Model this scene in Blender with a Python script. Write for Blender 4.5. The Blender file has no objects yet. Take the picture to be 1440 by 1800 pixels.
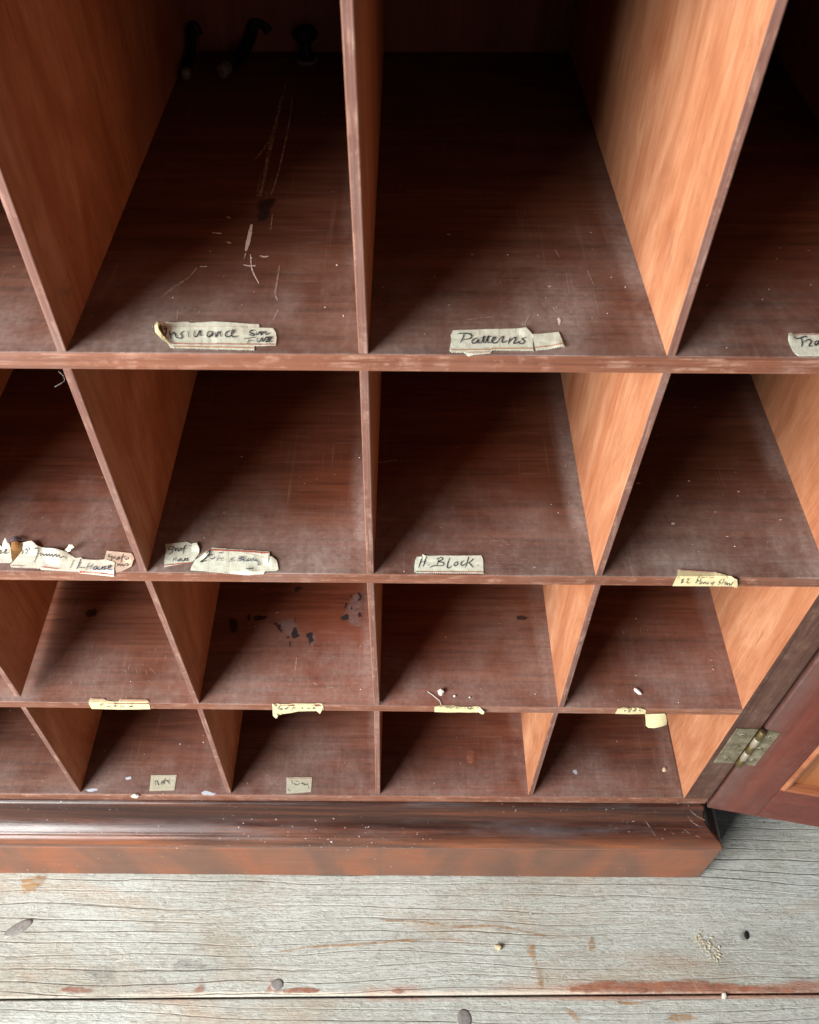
import bpy, bmesh, math, random
from mathutils import Vector, Matrix, noise
from mathutils.geometry import delaunay_2d_cdt

random.seed(7)
scene = bpy.context.scene
col = scene.collection

# ------------------------------------------------------------------ camera
CAM = Vector((0.02672, -0.43554, 0.60204))
YAW, PITCH, ROLL = math.radians(-0.6097), math.radians(-50.0213), math.radians(0.1419)
FPX, PX, PY = 1491.72, 697.38, 903.80          # photograph pixels, 1440 wide
FW = Vector((math.sin(YAW)*math.cos(PITCH), math.cos(YAW)*math.cos(PITCH), math.sin(PITCH)))
_R = Vector((math.cos(YAW), -math.sin(YAW), 0)); _U = _R.cross(FW)
RT = _R*math.cos(ROLL) + _U*math.sin(ROLL)
UP = -_R*math.sin(ROLL) + _U*math.cos(ROLL)
cd = bpy.data.cameras.new('camera'); cam = bpy.data.objects.new('camera', cd); col.objects.link(cam)
m = Matrix((RT, UP, -FW)).transposed().to_4x4(); m.translation = CAM
cam.matrix_world = m
cd.sensor_fit = 'HORIZONTAL'; cd.sensor_width = 36.0; cd.lens = FPX/1440*36.0
cd.shift_x = (720-PX)/1440; cd.shift_y = (PY-900)/1440
cd.clip_start = 0.01; cd.clip_end = 100
cd.dof.use_dof = True; cd.dof.focus_distance = 0.84; cd.dof.aperture_fstop = 18.0
scene.camera = cam

# ------------------------------------------------------------------ light
w = bpy.data.worlds.new('World'); scene.world = w; w.use_nodes = True
bg = w.node_tree.nodes['Background']
bg.inputs[0].default_value = (0.86, 0.93, 1.0, 1); bg.inputs[1].default_value = 0.075

def area(name, loc, target, sx, sy, power, color):
    l = bpy.data.lights.new(name, 'AREA'); l.shape = 'RECTANGLE'; l.size = sx; l.size_y = sy
    l.energy = power; l.color = color
    o = bpy.data.objects.new(name, l); col.objects.link(o)
    o.location = loc
    o.rotation_euler = (Vector(target)-Vector(loc)).to_track_quat('-Z', 'Y').to_euler()
    return o
area('window_light', (-1.95, -1.6, 0.80), (0.0, 0.1, 0.0), 1.75, 1.7, 300, (1.0, 0.975, 0.95))

scene.view_settings.view_transform = 'Standard'
try: scene.view_settings.look = 'None'
except Exception: pass
scene.view_settings.exposure = 0.0; scene.view_settings.gamma = 1.0
scene.cycles.max_bounces = 8; scene.cycles.diffuse_bounces = 5
scene.cycles.use_adaptive_sampling = True

# ------------------------------------------------------------------ materials
def lin(r, g, b):
    f = lambda c: c/12.92 if c <= 0.04045 else ((c+0.055)/1.055)**2.4
    return (f(r/255), f(g/255), f(b/255), 1)

class NT:
    def __init__(s, name):
        s.m = bpy.data.materials.new(name); s.m.use_nodes = True
        s.t = s.m.node_tree; s.n = s.t.nodes; s.l = s.t.links
        s.b = s.n['Principled BSDF']; s.out = s.n['Material Output']
    def put(s, sock, v):
        if isinstance(v, bpy.types.NodeSocket): s.l.new(v, sock)
        elif v is not None: sock.default_value = v
    def node(s, t, **kw):
        n = s.n.new(t)
        for k, v in kw.items(): setattr(n, k, v)
        return n
    def math(s, op, a, b=None, c=None, clamp=False):
        n = s.node('ShaderNodeMath', operation=op, use_clamp=clamp)
        s.put(n.inputs[0], a); s.put(n.inputs[1], b); s.put(n.inputs[2], c); return n.outputs[0]
    def vmath(s, op, a, b=None):
        n = s.node('ShaderNodeVectorMath', operation=op); s.put(n.inputs[0], a); s.put(n.inputs[1], b)
        return n.outputs[0]
    def mapping(s, v, scale=(1, 1, 1), loc=(0, 0, 0), rot=(0, 0, 0)):
        n = s.node('ShaderNodeMapping'); s.put(n.inputs[0], v)
        n.inputs['Scale'].default_value = scale; n.inputs['Location'].default_value = loc
        n.inputs['Rotation'].default_value = rot; return n.outputs[0]
    def noise(s, v, scale=1, detail=4, rough=.55, dist=0):
        n = s.node('ShaderNodeTexNoise'); s.put(n.inputs['Vector'], v)
        n.inputs['Scale'].default_value = scale; n.inputs['Detail'].default_value = detail
        n.inputs['Roughness'].default_value = rough; n.inputs['Distortion'].default_value = dist
        return n.outputs['Fac']
    def ramp(s, f, stops, interp='LINEAR'):
        n = s.node('ShaderNodeValToRGB'); n.color_ramp.interpolation = interp; s.put(n.inputs[0], f)
        e = n.color_ramp.elements
        e[0].position, e[0].color = stops[0]; e[1].position, e[1].color = stops[1]
        for p, c in stops[2:]:
            x = e.new(p); x.color = c
        return n.outputs[0]
    def mr(s, v, a, b, c=0., d=1., smooth=False):
        n = s.node('ShaderNodeMapRange', clamp=True)
        if smooth: n.interpolation_type = 'SMOOTHSTEP'
        s.put(n.inputs['Value'], v)
        n.inputs['From Min'].default_value = a; n.inputs['From Max'].default_value = b
        n.inputs['To Min'].default_value = c; n.inputs['To Max'].default_value = d
        return n.outputs[0]
    def mix(s, f, a, b, blend='MIX'):
        n = s.node('ShaderNodeMix', data_type='RGBA', blend_type=blend)
        s.put(n.inputs[0], f); s.put(n.inputs[6], a); s.put(n.inputs[7], b); return n.outputs[2]
    def bump(s, h, strength=.3, dist=.001, normal=None):
        n = s.node('ShaderNodeBump'); n.inputs['Strength'].default_value = strength
        n.inputs['Distance'].default_value = dist; s.put(n.inputs['Height'], h); s.put(n.inputs['Normal'], normal)
        return n.outputs[0]
    def coords(s, rnd=True):
        tc = s.node('ShaderNodeTexCoord').outputs['Object']
        if not rnd: return tc, tc, None
        r = s.node('ShaderNodeObjectInfo').outputs['Random']
        c = s.node('ShaderNodeCombineXYZ')
        for i, k in enumerate((7.3, 13.7, 5.9)): s.put(c.inputs[i], s.math('MULTIPLY', r, k))
        return tc, s.vmath('ADD', tc, c.outputs[0]), r
    def sep(s, v):
        n = s.node('ShaderNodeSeparateXYZ'); s.put(n.inputs[0], v); return n.outputs
    def fin(s, color, rough, normal=None, spec=.5, coat=0., metal=0.):
        s.put(s.b.inputs['Base Color'], color); s.put(s.b.inputs['Roughness'], rough)
        s.put(s.b.inputs['Normal'], normal); s.put(s.b.inputs['Specular IOR Level'], spec)
        s.b.inputs['Coat Weight'].default_value = coat; s.b.inputs['Metallic'].default_value = metal
        return s.m

def stretch(axis, along, across):
    v = [across]*3; v['XYZ'.index(axis)] = along; return tuple(v)

def wood(name, axis, dark, mid, light, rough=.45, pore=.35, blotch=.4, grain_freq=26, along=1.4, bump=.25,
         dust=None, scratch=0., spec=.4, tint=.25, coat=0., front_dust=False, wavy=.6, edge_wear=0., figure=False, bloom=False):
    n = NT(name); tc, v, rnd = n.coords()
    warp = n.noise(n.mapping(v, stretch(axis, 2.2, 5)), 1, 3)
    vw = n.vmath('ADD', v, n.vmath('MULTIPLY', n.node_vec(warp), (0.03*wavy,)*3)) if False else v
    g1 = n.noise(n.mapping(v, stretch(axis, along, grain_freq)), 1, 6, .6, wavy)
    g2 = n.noise(n.mapping(v, stretch(axis, along*6, grain_freq*9)), 1, 4, .6)
    c = n.ramp(g1, [(.28, dark), (.52, mid), (.74, light)])
    bl = n.noise(n.mapping(v, stretch(axis, 3.5, 9)), 1, 5, .6, .8)
    c = n.mix(n.mr(bl, .35, .7, 0, blotch), c, n.mix(.55, c, dark))
    if figure:
        fg = n.noise(n.mapping(v, stretch(axis, 7, 17)), 1, 5, .65, 1.5)
        c = n.mix(n.mr(fg, .48, .68, 0, .55), c, n.mix(.5, mid, dark))
        p1 = n.noise(n.mapping(v, stretch(axis, 34, 640)), 1, 3, .6)
        p2 = n.noise(n.mapping(v, stretch(axis, 7, 170)), 1, 5, .65, .3)
        c = n.mix(n.mr(p2, .46, .68, 0, .27), c, (dark[0]*.85, dark[1]*.72, dark[2]*.70, 1))
        c = n.mix(n.mr(p2, .46, .32, 0, .18), c, light)
        c = n.mix(n.mr(p1, .57, .67, 0, .42), c, (dark[0]*.5, dark[1]*.38, dark[2]*.36, 1))
        sk = n.noise(n.mapping(v, (26, 26, 26)), 1, 6, .72, .5); sk2 = n.noise(n.mapping(v, (5, 5, 5), loc=(3, 3, 3)), 1, 3, .6)
        c = n.mix(n.math('MULTIPLY', n.mr(sk, .55, .70), n.mr(sk2, .40, .60, 0, .55)), c, (.19, .085, .05, 1))
        st = n.noise(n.mapping(v, stretch(axis, 1.1, 42)), 1, 3, .6, .3)
        c = n.mix(n.mr(st, .56, .70, 0, .38), c, (dark[0]*1.05, dark[1]*.70, dark[2]*.70, 1))
    po = n.mr(g2, .50, .66)
    c = n.mix(n.math('MULTIPLY', po, pore), c, n.mix(.75, c, (dark[0]*.4, dark[1]*.35, dark[2]*.35, 1)))
    lt = n.mr(g2, .45, .30)
    c = n.mix(n.math('MULTIPLY', lt, pore*.45), c, light)
    c = n.mix(n.mr(rnd, 0, 1, 0, tint), c, dark)
    h = n.math('ADD', n.math('MULTIPLY', g2, -.8), n.math('MULTIPLY', g1, .35))
    rg = n.mr(bl, .3, .7, rough-.06, rough+.1)
    if scratch:
        s1 = n.noise(n.mapping(v, (14, 420, 14)), 1, 3, .6)
        s2 = n.noise(n.mapping(v, (420, 10, 14)), 1, 3, .6)
        k = n.noise(n.mapping(v, (12, 12, 12)), 1, 3, .6)
        sc = n.math('MULTIPLY', n.math('MAXIMUM', n.mr(s1, .58, .72), n.mr(s2, .60, .74)), n.mr(k, .42, .62))
        c = n.mix(n.math('MULTIPLY', sc, scratch), c, (.50, .40, .36, 1))
        sd = n.noise(n.mapping(v, (60, 900, 20)), 1, 2, .6)
        c = n.mix(n.math('MULTIPLY', n.mr(sd, .55, .7), scratch*.7), c, (dark[0]*.45, dark[1]*.4, dark[2]*.4, 1))
        # short pale chips
        ch = n.noise(n.mapping(v, (130, 260, 60)), 1, 1, .4)
        chm = n.noise(n.mapping(v, (9, 9, 9)), 1, 2, .5)
        c = n.mix(n.math('MULTIPLY', n.mr(ch, .80, .82), n.mr(chm, .45, .6)), c, (.55, .45, .38, 1))
    if dust:
        x, y, z = n.sep(tc)
        nz = n.sep(n.node('ShaderNodeNewGeometry').outputs['Normal'])[2]
        up = n.mr(nz, .5, .9)
        front = n.mr(n.math('ADD', y, n.math('MULTIPLY', n.math('SUBTRACT', n.noise(n.mapping(v, (9, 7, 9)), 1, 4, .6), .5), .22)), .15, -.02, 0, 1, True)
        rim = n.mr(y, .012, .001, 0, 1)
        u = n.math('FRACT', n.math('MULTIPLY', n.math('ADD', x, 10.0), 5.0))
        side = n.math('MULTIPLY', n.mr(u, .86, .95, 0, 1, True), n.mr(y, .34, .05))
        lead = n.math('MULTIPLY', n.mr(u, .16, .04, 0, 1, True), n.mr(y, .06, .0))
        d1 = n.noise(n.mapping(v, (14, 9, 14)), 1, 6, .68)
        d2 = n.noise(n.mapping(v, (230, 230, 230)), 1, 3, .7)
        a = n.math('MULTIPLY', front, n.mr(d1, .36, .66, .12, .85))
        b = n.math('MULTIPLY', n.math('MAXIMUM', side, lead), n.mr(d1, .35, .62, .08, .85))
        r2 = n.math('MULTIPLY', rim, n.mr(d1, .35, .65, .1, .9))
        f = n.math('MAXIMUM', n.math('MAXIMUM', a, b), r2)
        d3 = n.noise(n.mapping(v, (210, 5, 20)), 1, 4, .65)
        d4 = n.noise(n.mapping(v, (9, 260, 20)), 1, 4, .65)
        f = n.math('MULTIPLY', f, n.math('MULTIPLY', n.mr(d3, .32, .66, .88, 1.1), n.mr(d4, .32, .66, .85, 1.12)))
        f = n.math('MULTIPLY', f, n.mr(d2, .3, .7, .6, 1.1))
        hue = n.noise(n.mapping(v, (3.4, 1.2, 3)), 1, 3, .5)
        c = n.mix(n.mr(hue, .46, .62, 0, .55), c, n.mix(1.0, c, (1.0, .62, .46, 1), 'MULTIPLY'))
        c = n.mix(n.mr(hue, .46, .62, 0, .55), c, n.mix(1.0, c, (1.35, 1.25, 1.15, 1), 'MULTIPLY'))
        f = n.math('MULTIPLY', n.math('MULTIPLY', f, up), dust, clamp=True)
        c = n.mix(f, c, (.43, .37, .345, 1))
        rg = n.mix(f, rg, (.8, .8, .8, 1))
    if bloom:
        bx = n.sep(tc)[0]; bn = n.noise(n.mapping(v, (12, 12, 9)), 1, 5, .65)
        bf = n.math('MULTIPLY', n.mr(bx, .470, .440, 0, 1, True), n.mr(bn, .3, .65, .2, .65))
        c = n.mix(bf, c, (.085, .068, .062, 1))
    if edge_wear:
        e1 = n.noise(n.mapping(v, (60, 60, 60)), 1, 4, .7)
        e2 = n.noise(n.mapping(v, stretch(axis, 26, 420)), 1, 3, .65)
        f = n.math('MULTIPLY', n.math('MULTIPLY', n.mr(e1, .46, .62), n.mr(e2, .45, .6)), edge_wear, clamp=True)
        c = n.mix(f, c, (.56, .36, .27, 1))
        e3 = n.noise(n.mapping(v, (11, 11, 11)), 1, 3, .6)
        c = n.mix(n.math('MULTIPLY', n.mr(e3, .5, .68), edge_wear*.7), c, (.27, .22, .20, 1))
    return n.fin(c, rg, n.bump(h, bump, .0006), spec, coat)

M = {}
SHELF = dict(rough=.5, pore=.6, blotch=.6, grain_freq=24, along=2.2, bump=.25, scratch=.13, spec=.32, tint=.25, wavy=1.2)
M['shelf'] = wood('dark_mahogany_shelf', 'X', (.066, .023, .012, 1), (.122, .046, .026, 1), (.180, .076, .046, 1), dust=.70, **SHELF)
M['shelf_low'] = wood('dusty_bottom_board', 'X', (.056, .019, .011, 1), (.108, .040, .023, 1), (.162, .068, .042, 1), dust=.42, **SHELF)
M['shelf_red'] = wood('reddish_mahogany_shelf', 'X', (.085, .026, .013, 1), (.160, .055, .030, 1), (.225, .092, .055, 1), dust=.52, **SHELF)
M['front'] = wood('mahogany_shelf_edge', 'X', (.105, .038, .022, 1), (.18, .068, .038, 1), (.27, .118, .070, 1),
                  rough=.5, pore=.5, blotch=.5, grain_freq=70, bump=.5, spec=.3, tint=.25, edge_wear=.28)
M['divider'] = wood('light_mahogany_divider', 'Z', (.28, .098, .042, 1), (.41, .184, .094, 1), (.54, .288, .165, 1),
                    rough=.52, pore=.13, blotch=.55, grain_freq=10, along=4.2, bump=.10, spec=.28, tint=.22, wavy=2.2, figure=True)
M['divider_edge'] = wood('divider_front_edge', 'Z', (.095, .044, .034, 1), (.17, .082, .062, 1), (.27, .145, .112, 1),
                         rough=.5, pore=.5, blotch=.5, grain_freq=90, bump=.5, spec=.3, tint=.5, edge_wear=.28)
M['back'] = wood('dark_back_board', 'Z', (.12, .045, .026, 1), (.22, .085, .05, 1), (.32, .13, .08, 1), rough=.6, bump=.2)
M['stile'] = wood('dark_mahogany_stile', 'Z', (.044, .019, .013, 1), (.078, .036, .025, 1), (.122, .060, .043, 1),
                  rough=.5, pore=.5, blotch=.5, grain_freq=60, bump=.3, spec=.3, edge_wear=.10)
M['door'] = wood('red_mahogany_door', 'Z', (.060, .011, .007, 1), (.120, .023, .013, 1), (.185, .046, .026, 1),
                 rough=.34, pore=.3, blotch=.5, grain_freq=34, bump=.10, spec=.5, edge_wear=.05, bloom=True)
M['door_rail'] = wood('red_mahogany_rail', 'X', (.060, .011, .007, 1), (.120, .023, .013, 1), (.185, .046, .026, 1),
                 rough=.34, pore=.3, blotch=.5, grain_freq=34, bump=.10, spec=.5, edge_wear=.05, bloom=True)
M['panel'] = wood('orange_mahogany_panel', 'Z', (.17, .058, .02, 1), (.28, .105, .038, 1), (.38, .16, .065, 1),
                  rough=.4, pore=.3, blotch=.4, bump=.12)
M['bead'] = wood('polished_bead', 'X', (.17, .055, .024, 1), (.27, .098, .045, 1), (.36, .15, .075, 1), rough=.35, bump=.1)

def plinth_mat():
    n = NT('polished_plinth_mahogany'); tc, v, rnd = n.coords(False); 
    x, y, z = n.sep(tc)
    g1 = n.noise(n.mapping(v, (3.0, 75, 75), loc=(11.3, 4, 2)), 1, 8, .68, .5)
    g2 = n.noise(n.mapping(v, (30, 620, 620)), 1, 4, .6)
    c = n.ramp(g1, [(.34, (.016, .006, .004, 1)), (.50, (.040, .013, .008, 1)), (.66, (.095, .029, .014, 1))])
    c = n.mix(n.math('MULTIPLY', n.mr(g2, .5, .65), .5), c, (.02, .008, .006, 1))
    # lit rounded lower band of the moulding, painted lighter and more orange
    zz = n.math('ADD', z, n.math('MULTIPLY', x, -.019))
    wb = n.mr(zz, -.572, -.588, 0, 1, True)
    wn = n.noise(n.mapping(v, (5, 60, 60)), 1, 5, .65)
    c = n.mix(n.math('MULTIPLY', wb, n.mr(wn, .3, .65, .15, .8)), c, n.ramp(wn, [(.35, (.15, .080, .055, 1)), (.6, (.25, .080, .030, 1))]))
    d = n.noise(n.mapping(v, (7, 40, 40)), 1, 6, .7)
    top = n.mr(zz, -.541, -.529, 0, 1, True)
    mid = n.math('MULTIPLY', n.mr(zz, -.556, -.572), n.mr(zz, -.584, -.575))
    f = n.math('MULTIPLY', n.math('MAXIMUM', top, mid), n.mr(d, .50, .74, 0, .3))
    c = n.mix(f, c, (.12, .11, .12, 1))
    groove = n.math('MULTIPLY', n.mr(zz, -.6035, -.601), n.mr(zz, -.596, -.599))
    c = n.mix(n.math('MULTIPLY', groove, n.mr(d, .3, .6, .3, .9)), c, (.30, .27, .29, 1))
    sp = n.noise(n.mapping(v, (300, 300, 300)), 1, 1, .4); sm = n.noise(n.mapping(v, (4, 14, 14)), 1, 3, .6)
    c = n.mix(n.math('MULTIPLY', n.mr(sp, .73, .77), n.mr(sm, .50, .66)), c, (.6, .58, .57, 1))
    rg = n.mr(d, .35, .65, .26, .5)
    return n.fin(c, n.mr(d, .35, .65, .24, .46), n.bump(g2, .3, .0006), .5, 0)
M['plinth'] = plinth_mat()

def fascia_mat():
    n = NT('flame_mahogany_fascia'); tc, v, rnd = n.coords(False)
    b = n.noise(n.mapping(v, (15, 6, 5), rot=(0, .35, 0)), 1, 3, .5, .5)
    g = n.noise(n.mapping(v, (5, 200, 200)), 1, 4, .6)
    c = n.ramp(b, [(.34, (.125, .064, .044, 1)), (.48, (.16, .074, .046, 1)), (.62, (.215, .080, .041, 1)), (.78, (.25, .088, .042, 1))])
    c = n.mix(n.math('MULTIPLY', n.mr(g, .5, .66), .3), c, (.09, .04, .025, 1))
    sp = n.noise(n.mapping(v, (160, 240, 240)), 1, 1, .4)
    c = n.mix(n.mr(sp, .785, .80), c, (.45, .32, .24, 1))
    d = n.noise(n.mapping(v, (9, 30, 30)), 1, 5, .65)
    return n.fin(c, n.mr(d, .3, .7, .45, .6), n.bump(g, .15, .0005), .3)
M['fascia'] = fascia_mat()

def floor_mat():
    n = NT('weathered_pine_floorboard'); tc, v, rnd = n.coords()
    x, y, z = n.sep(v)
    w1 = n.noise(n.mapping(v, (.9, 3.0, 1)), 1, 3, .5, .2)
    w2 = n.noise(n.mapping(v, (5, 30, 1)), 1, 4, .6)
    w3 = n.noise(n.mapping(v, (1.6, 9, 1), loc=(3, 1, 0)), 1, 2, .5)
    ph = n.math('ADD', n.math('MULTIPLY', y, 66), n.math('MULTIPLY', w1, 3.2))
    ph = n.math('ADD', ph, n.math('MULTIPLY', w2, .75))
    ph = n.math('ADD', ph, n.math('MULTIPLY', w3, 3.4))
    fr = n.math('FRACT', ph)
    tri = n.math('ABSOLUTE', n.math('SUBTRACT', fr, .5))
    ring = n.mr(tri, .085, .0, 0, 1, True)                     # thin dark late-wood line
    soft = n.mr(fr, .0, .5, 0, 1, True)                         # tone slides from pale to darker up to each line
    fade = n.noise(n.mapping(v, (1.2, 13, 1), loc=(1, 5, 0)), 1, 4, .6)
    ringf = n.math('MULTIPLY', ring, n.mr(fade, .40, .62, .04, 1))
    p2 = n.math('ADD', n.math('MULTIPLY', y, 165), n.math('MULTIPLY', w1, 9.0))
    p2 = n.math('ADD', p2, n.math('ADD', n.math('MULTIPLY', w2, 1.6), n.math('MULTIPLY', w3, 6.0)))
    t2 = n.math('ABSOLUTE', n.math('SUBTRACT', n.math('FRACT', p2), .5))
    fd2 = n.noise(n.mapping(v, (1.6, 17, 1), loc=(6, 2, 0)), 1, 4, .6)
    ring2 = n.math('MULTIPLY', n.mr(t2, .16, .0, 0, 1, True), n.mr(fd2, .44, .60, .10, 1))
    fib = n.noise(n.mapping(v, (22, 520, 1)), 1, 5, .7)
    fib2 = n.noise(n.mapping(v, (130, 260, 1)), 1, 6, .75, .8)
    flk = n.noise(n.mapping(v, (48, 90, 1), loc=(2, 7, 0)), 1, 6, .75, 1.2)
    blot = n.noise(n.mapping(v, (4, 9, 1)), 1, 6, .65)
    c = n.ramp(blot, [(.30, (.33, .32, .272, 1)), (.48, (.435, .458, .42, 1)), (.66, (.53, .565, .535, 1))])
    c = n.mix(n.math('MULTIPLY', soft, .16), c, (.24, .215, .175, 1))
    c = n.mix(n.math('MULTIPLY', ringf, .5), c, n.ramp(blot, [(.4, (.15, .125, .10, 1)), (.7, (.24, .165, .11, 1))]))
    c = n.mix(n.math('MULTIPLY', ring2, .42), c, (.20, .17, .135, 1))
    c = n.mix(n.mr(fib, .50, .66, 0, .45), c, (.23, .225, .195, 1))
    c = n.mix(n.mr(flk, .52, .66, 0, .42), c, (.25, .24, .205, 1))
    c = n.mix(n.mr(fib2, .52, .66, 0, .55), c, (.16, .16, .14, 1))
    c = n.mix(n.mr(fib2, .45, .32, 0, .55), c, (.58, .60, .57, 1))
    pit = n.noise(n.mapping(v, (210, 330, 1), loc=(5, 5, 0)), 1, 2, .5)
    c = n.mix(n.mr(pit, .73, .78, 0, .6), c, (.07, .068, .06, 1))
    c = n.mix(n.mr(pit, .28, .22, 0, .7), c, (.70, .70, .67, 1))
    gou = n.noise(n.mapping(v, (60, 60, 1), loc=(8, 1, 0), rot=(0, 0, .6)), 1, 2, .5, 2.5)
    gl = n.math('MULTIPLY', n.mr(n.math('ABSOLUTE', n.math('SUBTRACT', gou, .5)), .012, .002), n.mr(flk, .5, .6))
    c = n.mix(n.math('MULTIPLY', gl, .45), c, (.13, .12, .10, 1))
    # brown varnish remains in a few patches
    br = n.noise(n.mapping(v, (2.6, 9, 1), loc=(4, 2, 0)), 1, 6, .68, .8)
    c = n.mix(n.mr(br, .50, .72, 0, .5), c, (.36, .22, .11, 1))
    dk = n.noise(n.mapping(v, (9, 16, 1), loc=(9, 2, 0)), 1, 5, .7)
    c = n.mix(n.mr(dk, .60, .78, 0, .5), c, (.20, .20, .19, 1))
    # red-brown stain along the front joint of the wide board, and pale worn arris
    wx, wy, wz = n.sep(tc)
    sd = n.math('ADD', wy, n.math('MULTIPLY', wx, -.0153))      # distance along the joint's direction
    e = n.noise(n.mapping(tc, (7, 16, 1)), 1, 5, .6)
    lim = n.math('ADD', sd, n.math('MULTIPLY', n.math('SUBTRACT', e, .5), .045))
    red = n.math('MULTIPLY', n.mr(lim, -.178, -.186, 0, 1), n.mr(sd, -.202, -.199, 0, 1))
    rm = n.noise(n.mapping(tc, (3.0, 3, 1), loc=(2.2, 0, 0)), 1, 4, .6)
    rp = n.math('MAXIMUM', n.mr(rm, .50, .60), n.mr(wx, .14, .30))
    c = n.mix(n.math('MULTIPLY', n.math('MULTIPLY', red, rp), .72), c, n.ramp(e, [(.4, (.30, .12, .075, 1)), (.6, (.46, .22, .13, 1))]))
    pale = n.math('MULTIPLY', n.mr(sd, -.187, -.190), n.mr(sd, -.1945, -.192))
    c = n.mix(n.math('MULTIPLY', pale, n.mr(blot, .35, .55, .2, .7)), c, (.66, .60, .50, 1))
    h = n.math('ADD', n.math('MULTIPLY', ringf, -1.0), n.math('MULTIPLY', fib2, .9))
    h = n.math('ADD', h, n.math('MULTIPLY', fib, -.7))
    h = n.math('ADD', h, n.math('MULTIPLY', flk, -1.1))
    return n.fin(c, .82, n.bump(h, .9, .0022), .2)
M['floor'] = floor_mat()

def plain(name, color, rough=.6, var=.3, scale=80, spec=.4, metal=0., bump=.15):
    n = NT(name); tc, v, rnd = n.coords()
    a = n.noise(v, scale, 5, .65)
    c = n.mix(n.mr(a, .3, .7, 0, var), color, (color[0]*.35, color[1]*.35, color[2]*.35, 1))
    return n.fin(c, n.mr(a, .3, .7, rough-.05, min(1, rough+.12)), n.bump(a, bump, .0005), spec, 0, metal)

def brass():
    n = NT('aged_brass'); tc, v, rnd = n.coords(False)
    a = n.noise(v, 90, 5, .7); b = n.noise(v, 500, 3, .6)
    c = n.ramp(a, [(.32, (.085, .072, .042, 1)), (.52, (.17, .15, .095, 1)), (.7, (.28, .25, .18, 1))])
    return n.fin(c, n.mr(a, .3, .7, .32, .55), n.bump(b, .2, .0003), .5, 0, .35)
M['brass'] = brass()
M['brass_dark'] = plain('tarnished_brass', (.17, .13, .055, 1), .45, .3, 120, .5, .8)
M['knuckle'] = plain('pale_worn_knuckle', (.34, .30, .225, 1), .5, .5, 150, .5, .5)
M['void'] = plain('dark_gap', (.012, .010, .009, 1), .9, .1)
M['black'] = plain('black_iron', (.009, .008, .0075, 1), .6, .3, 60, .3)
M['grey_tip'] = plain('pale_metal_tip', (.13, .125, .115, 1), .45, .4, 120)
M['nail'] = plain('grey_iron_nail', (.30, .285, .27, 1), .6, .75, 190, .5, .5)
M['crumb'] = plain('white_plaster_crumb', (.72, .69, .62, 1), .8, .35, 160)
M['crumb_brown'] = plain('straw_chip', (.55, .47, .30, 1), .8, .4, 160)
M['sawdust'] = plain('pale_sawdust', (.56, .52, .38, 1), .85, .5, 420)
M['thread'] = plain('grey_thread', (.5, .48, .45, 1), .8, .2)

def paper(name, base, stain, amt=.5):
    n = NT(name); tc, v, rnd = n.coords()
    a = n.noise(v, 60, 6, .65); b = n.noise(v, 230, 4, .7); d = n.noise(v, 900, 2, .6)
    c = n.mix(n.mr(a, .42, .72, 0, amt), base, stain)
    c = n.mix(n.mr(b, .5, .72, 0, .35), c, (base[0]*.62, base[1]*.62, base[2]*.58, 1))
    c = n.mix(n.mr(b, .45, .3, 0, .35), c, (min(1, base[0]*1.15), min(1, base[1]*1.15), min(1, base[2]*1.15), 1))
    return n.fin(c, .85, n.bump(n.math('ADD', b, n.math('MULTIPLY', d, .4)), .35, .0006), .2)
M['paper_green'] = paper('aged_greenish_paper', (.66, .70, .58, 1), (.58, .53, .40, 1), .28)
M['paper_tan'] = paper('greyed_tan_slip', (.36, .36, .28, 1), (.34, .28, .19, 1), .5)
M['paper_yellow'] = paper('aged_cream_paper', (.53, .475, .28, 1), (.52, .39, .19, 1), .5)
M['paper_white'] = paper('pale_cream_paper', (.68, .68, .58, 1), (.60, .52, .36, 1), .35)
M['paper_pink'] = paper('aged_pinkish_paper', (.58, .47, .38, 1), (.46, .31, .21, 1), .5)
M['paper_brown'] = paper('brown_gum_stain', (.22, .11, .038, 1), (.12, .055, .02, 1), .7)
M['paper_dark'] = paper('dark_curled_paper', (.10, .075, .09, 1), (.20, .15, .15, 1), .6)
M['red_line'] = plain('faded_red_print', (.46, .10, .07, 1), .8, .45, 300, .2)
M['orange_line'] = plain('faded_orange_print', (.56, .22, .09, 1), .8, .45, 300, .2)
M['pink_line'] = plain('faded_pink_print', (.50, .26, .22, 1), .8, .45, 300, .2)
M['ink'] = plain('blue_black_ink', (.022, .025, .045, 1), .6, .3, 500, .3)
M['ink_blue'] = plain('faded_blue_ink', (.045, .06, .12, 1), .7, .6, 500, .3)
M['ink_grey'] = plain('faded_grey_ink', (.09, .088, .075, 1), .8, .6, 500, .2)

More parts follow.
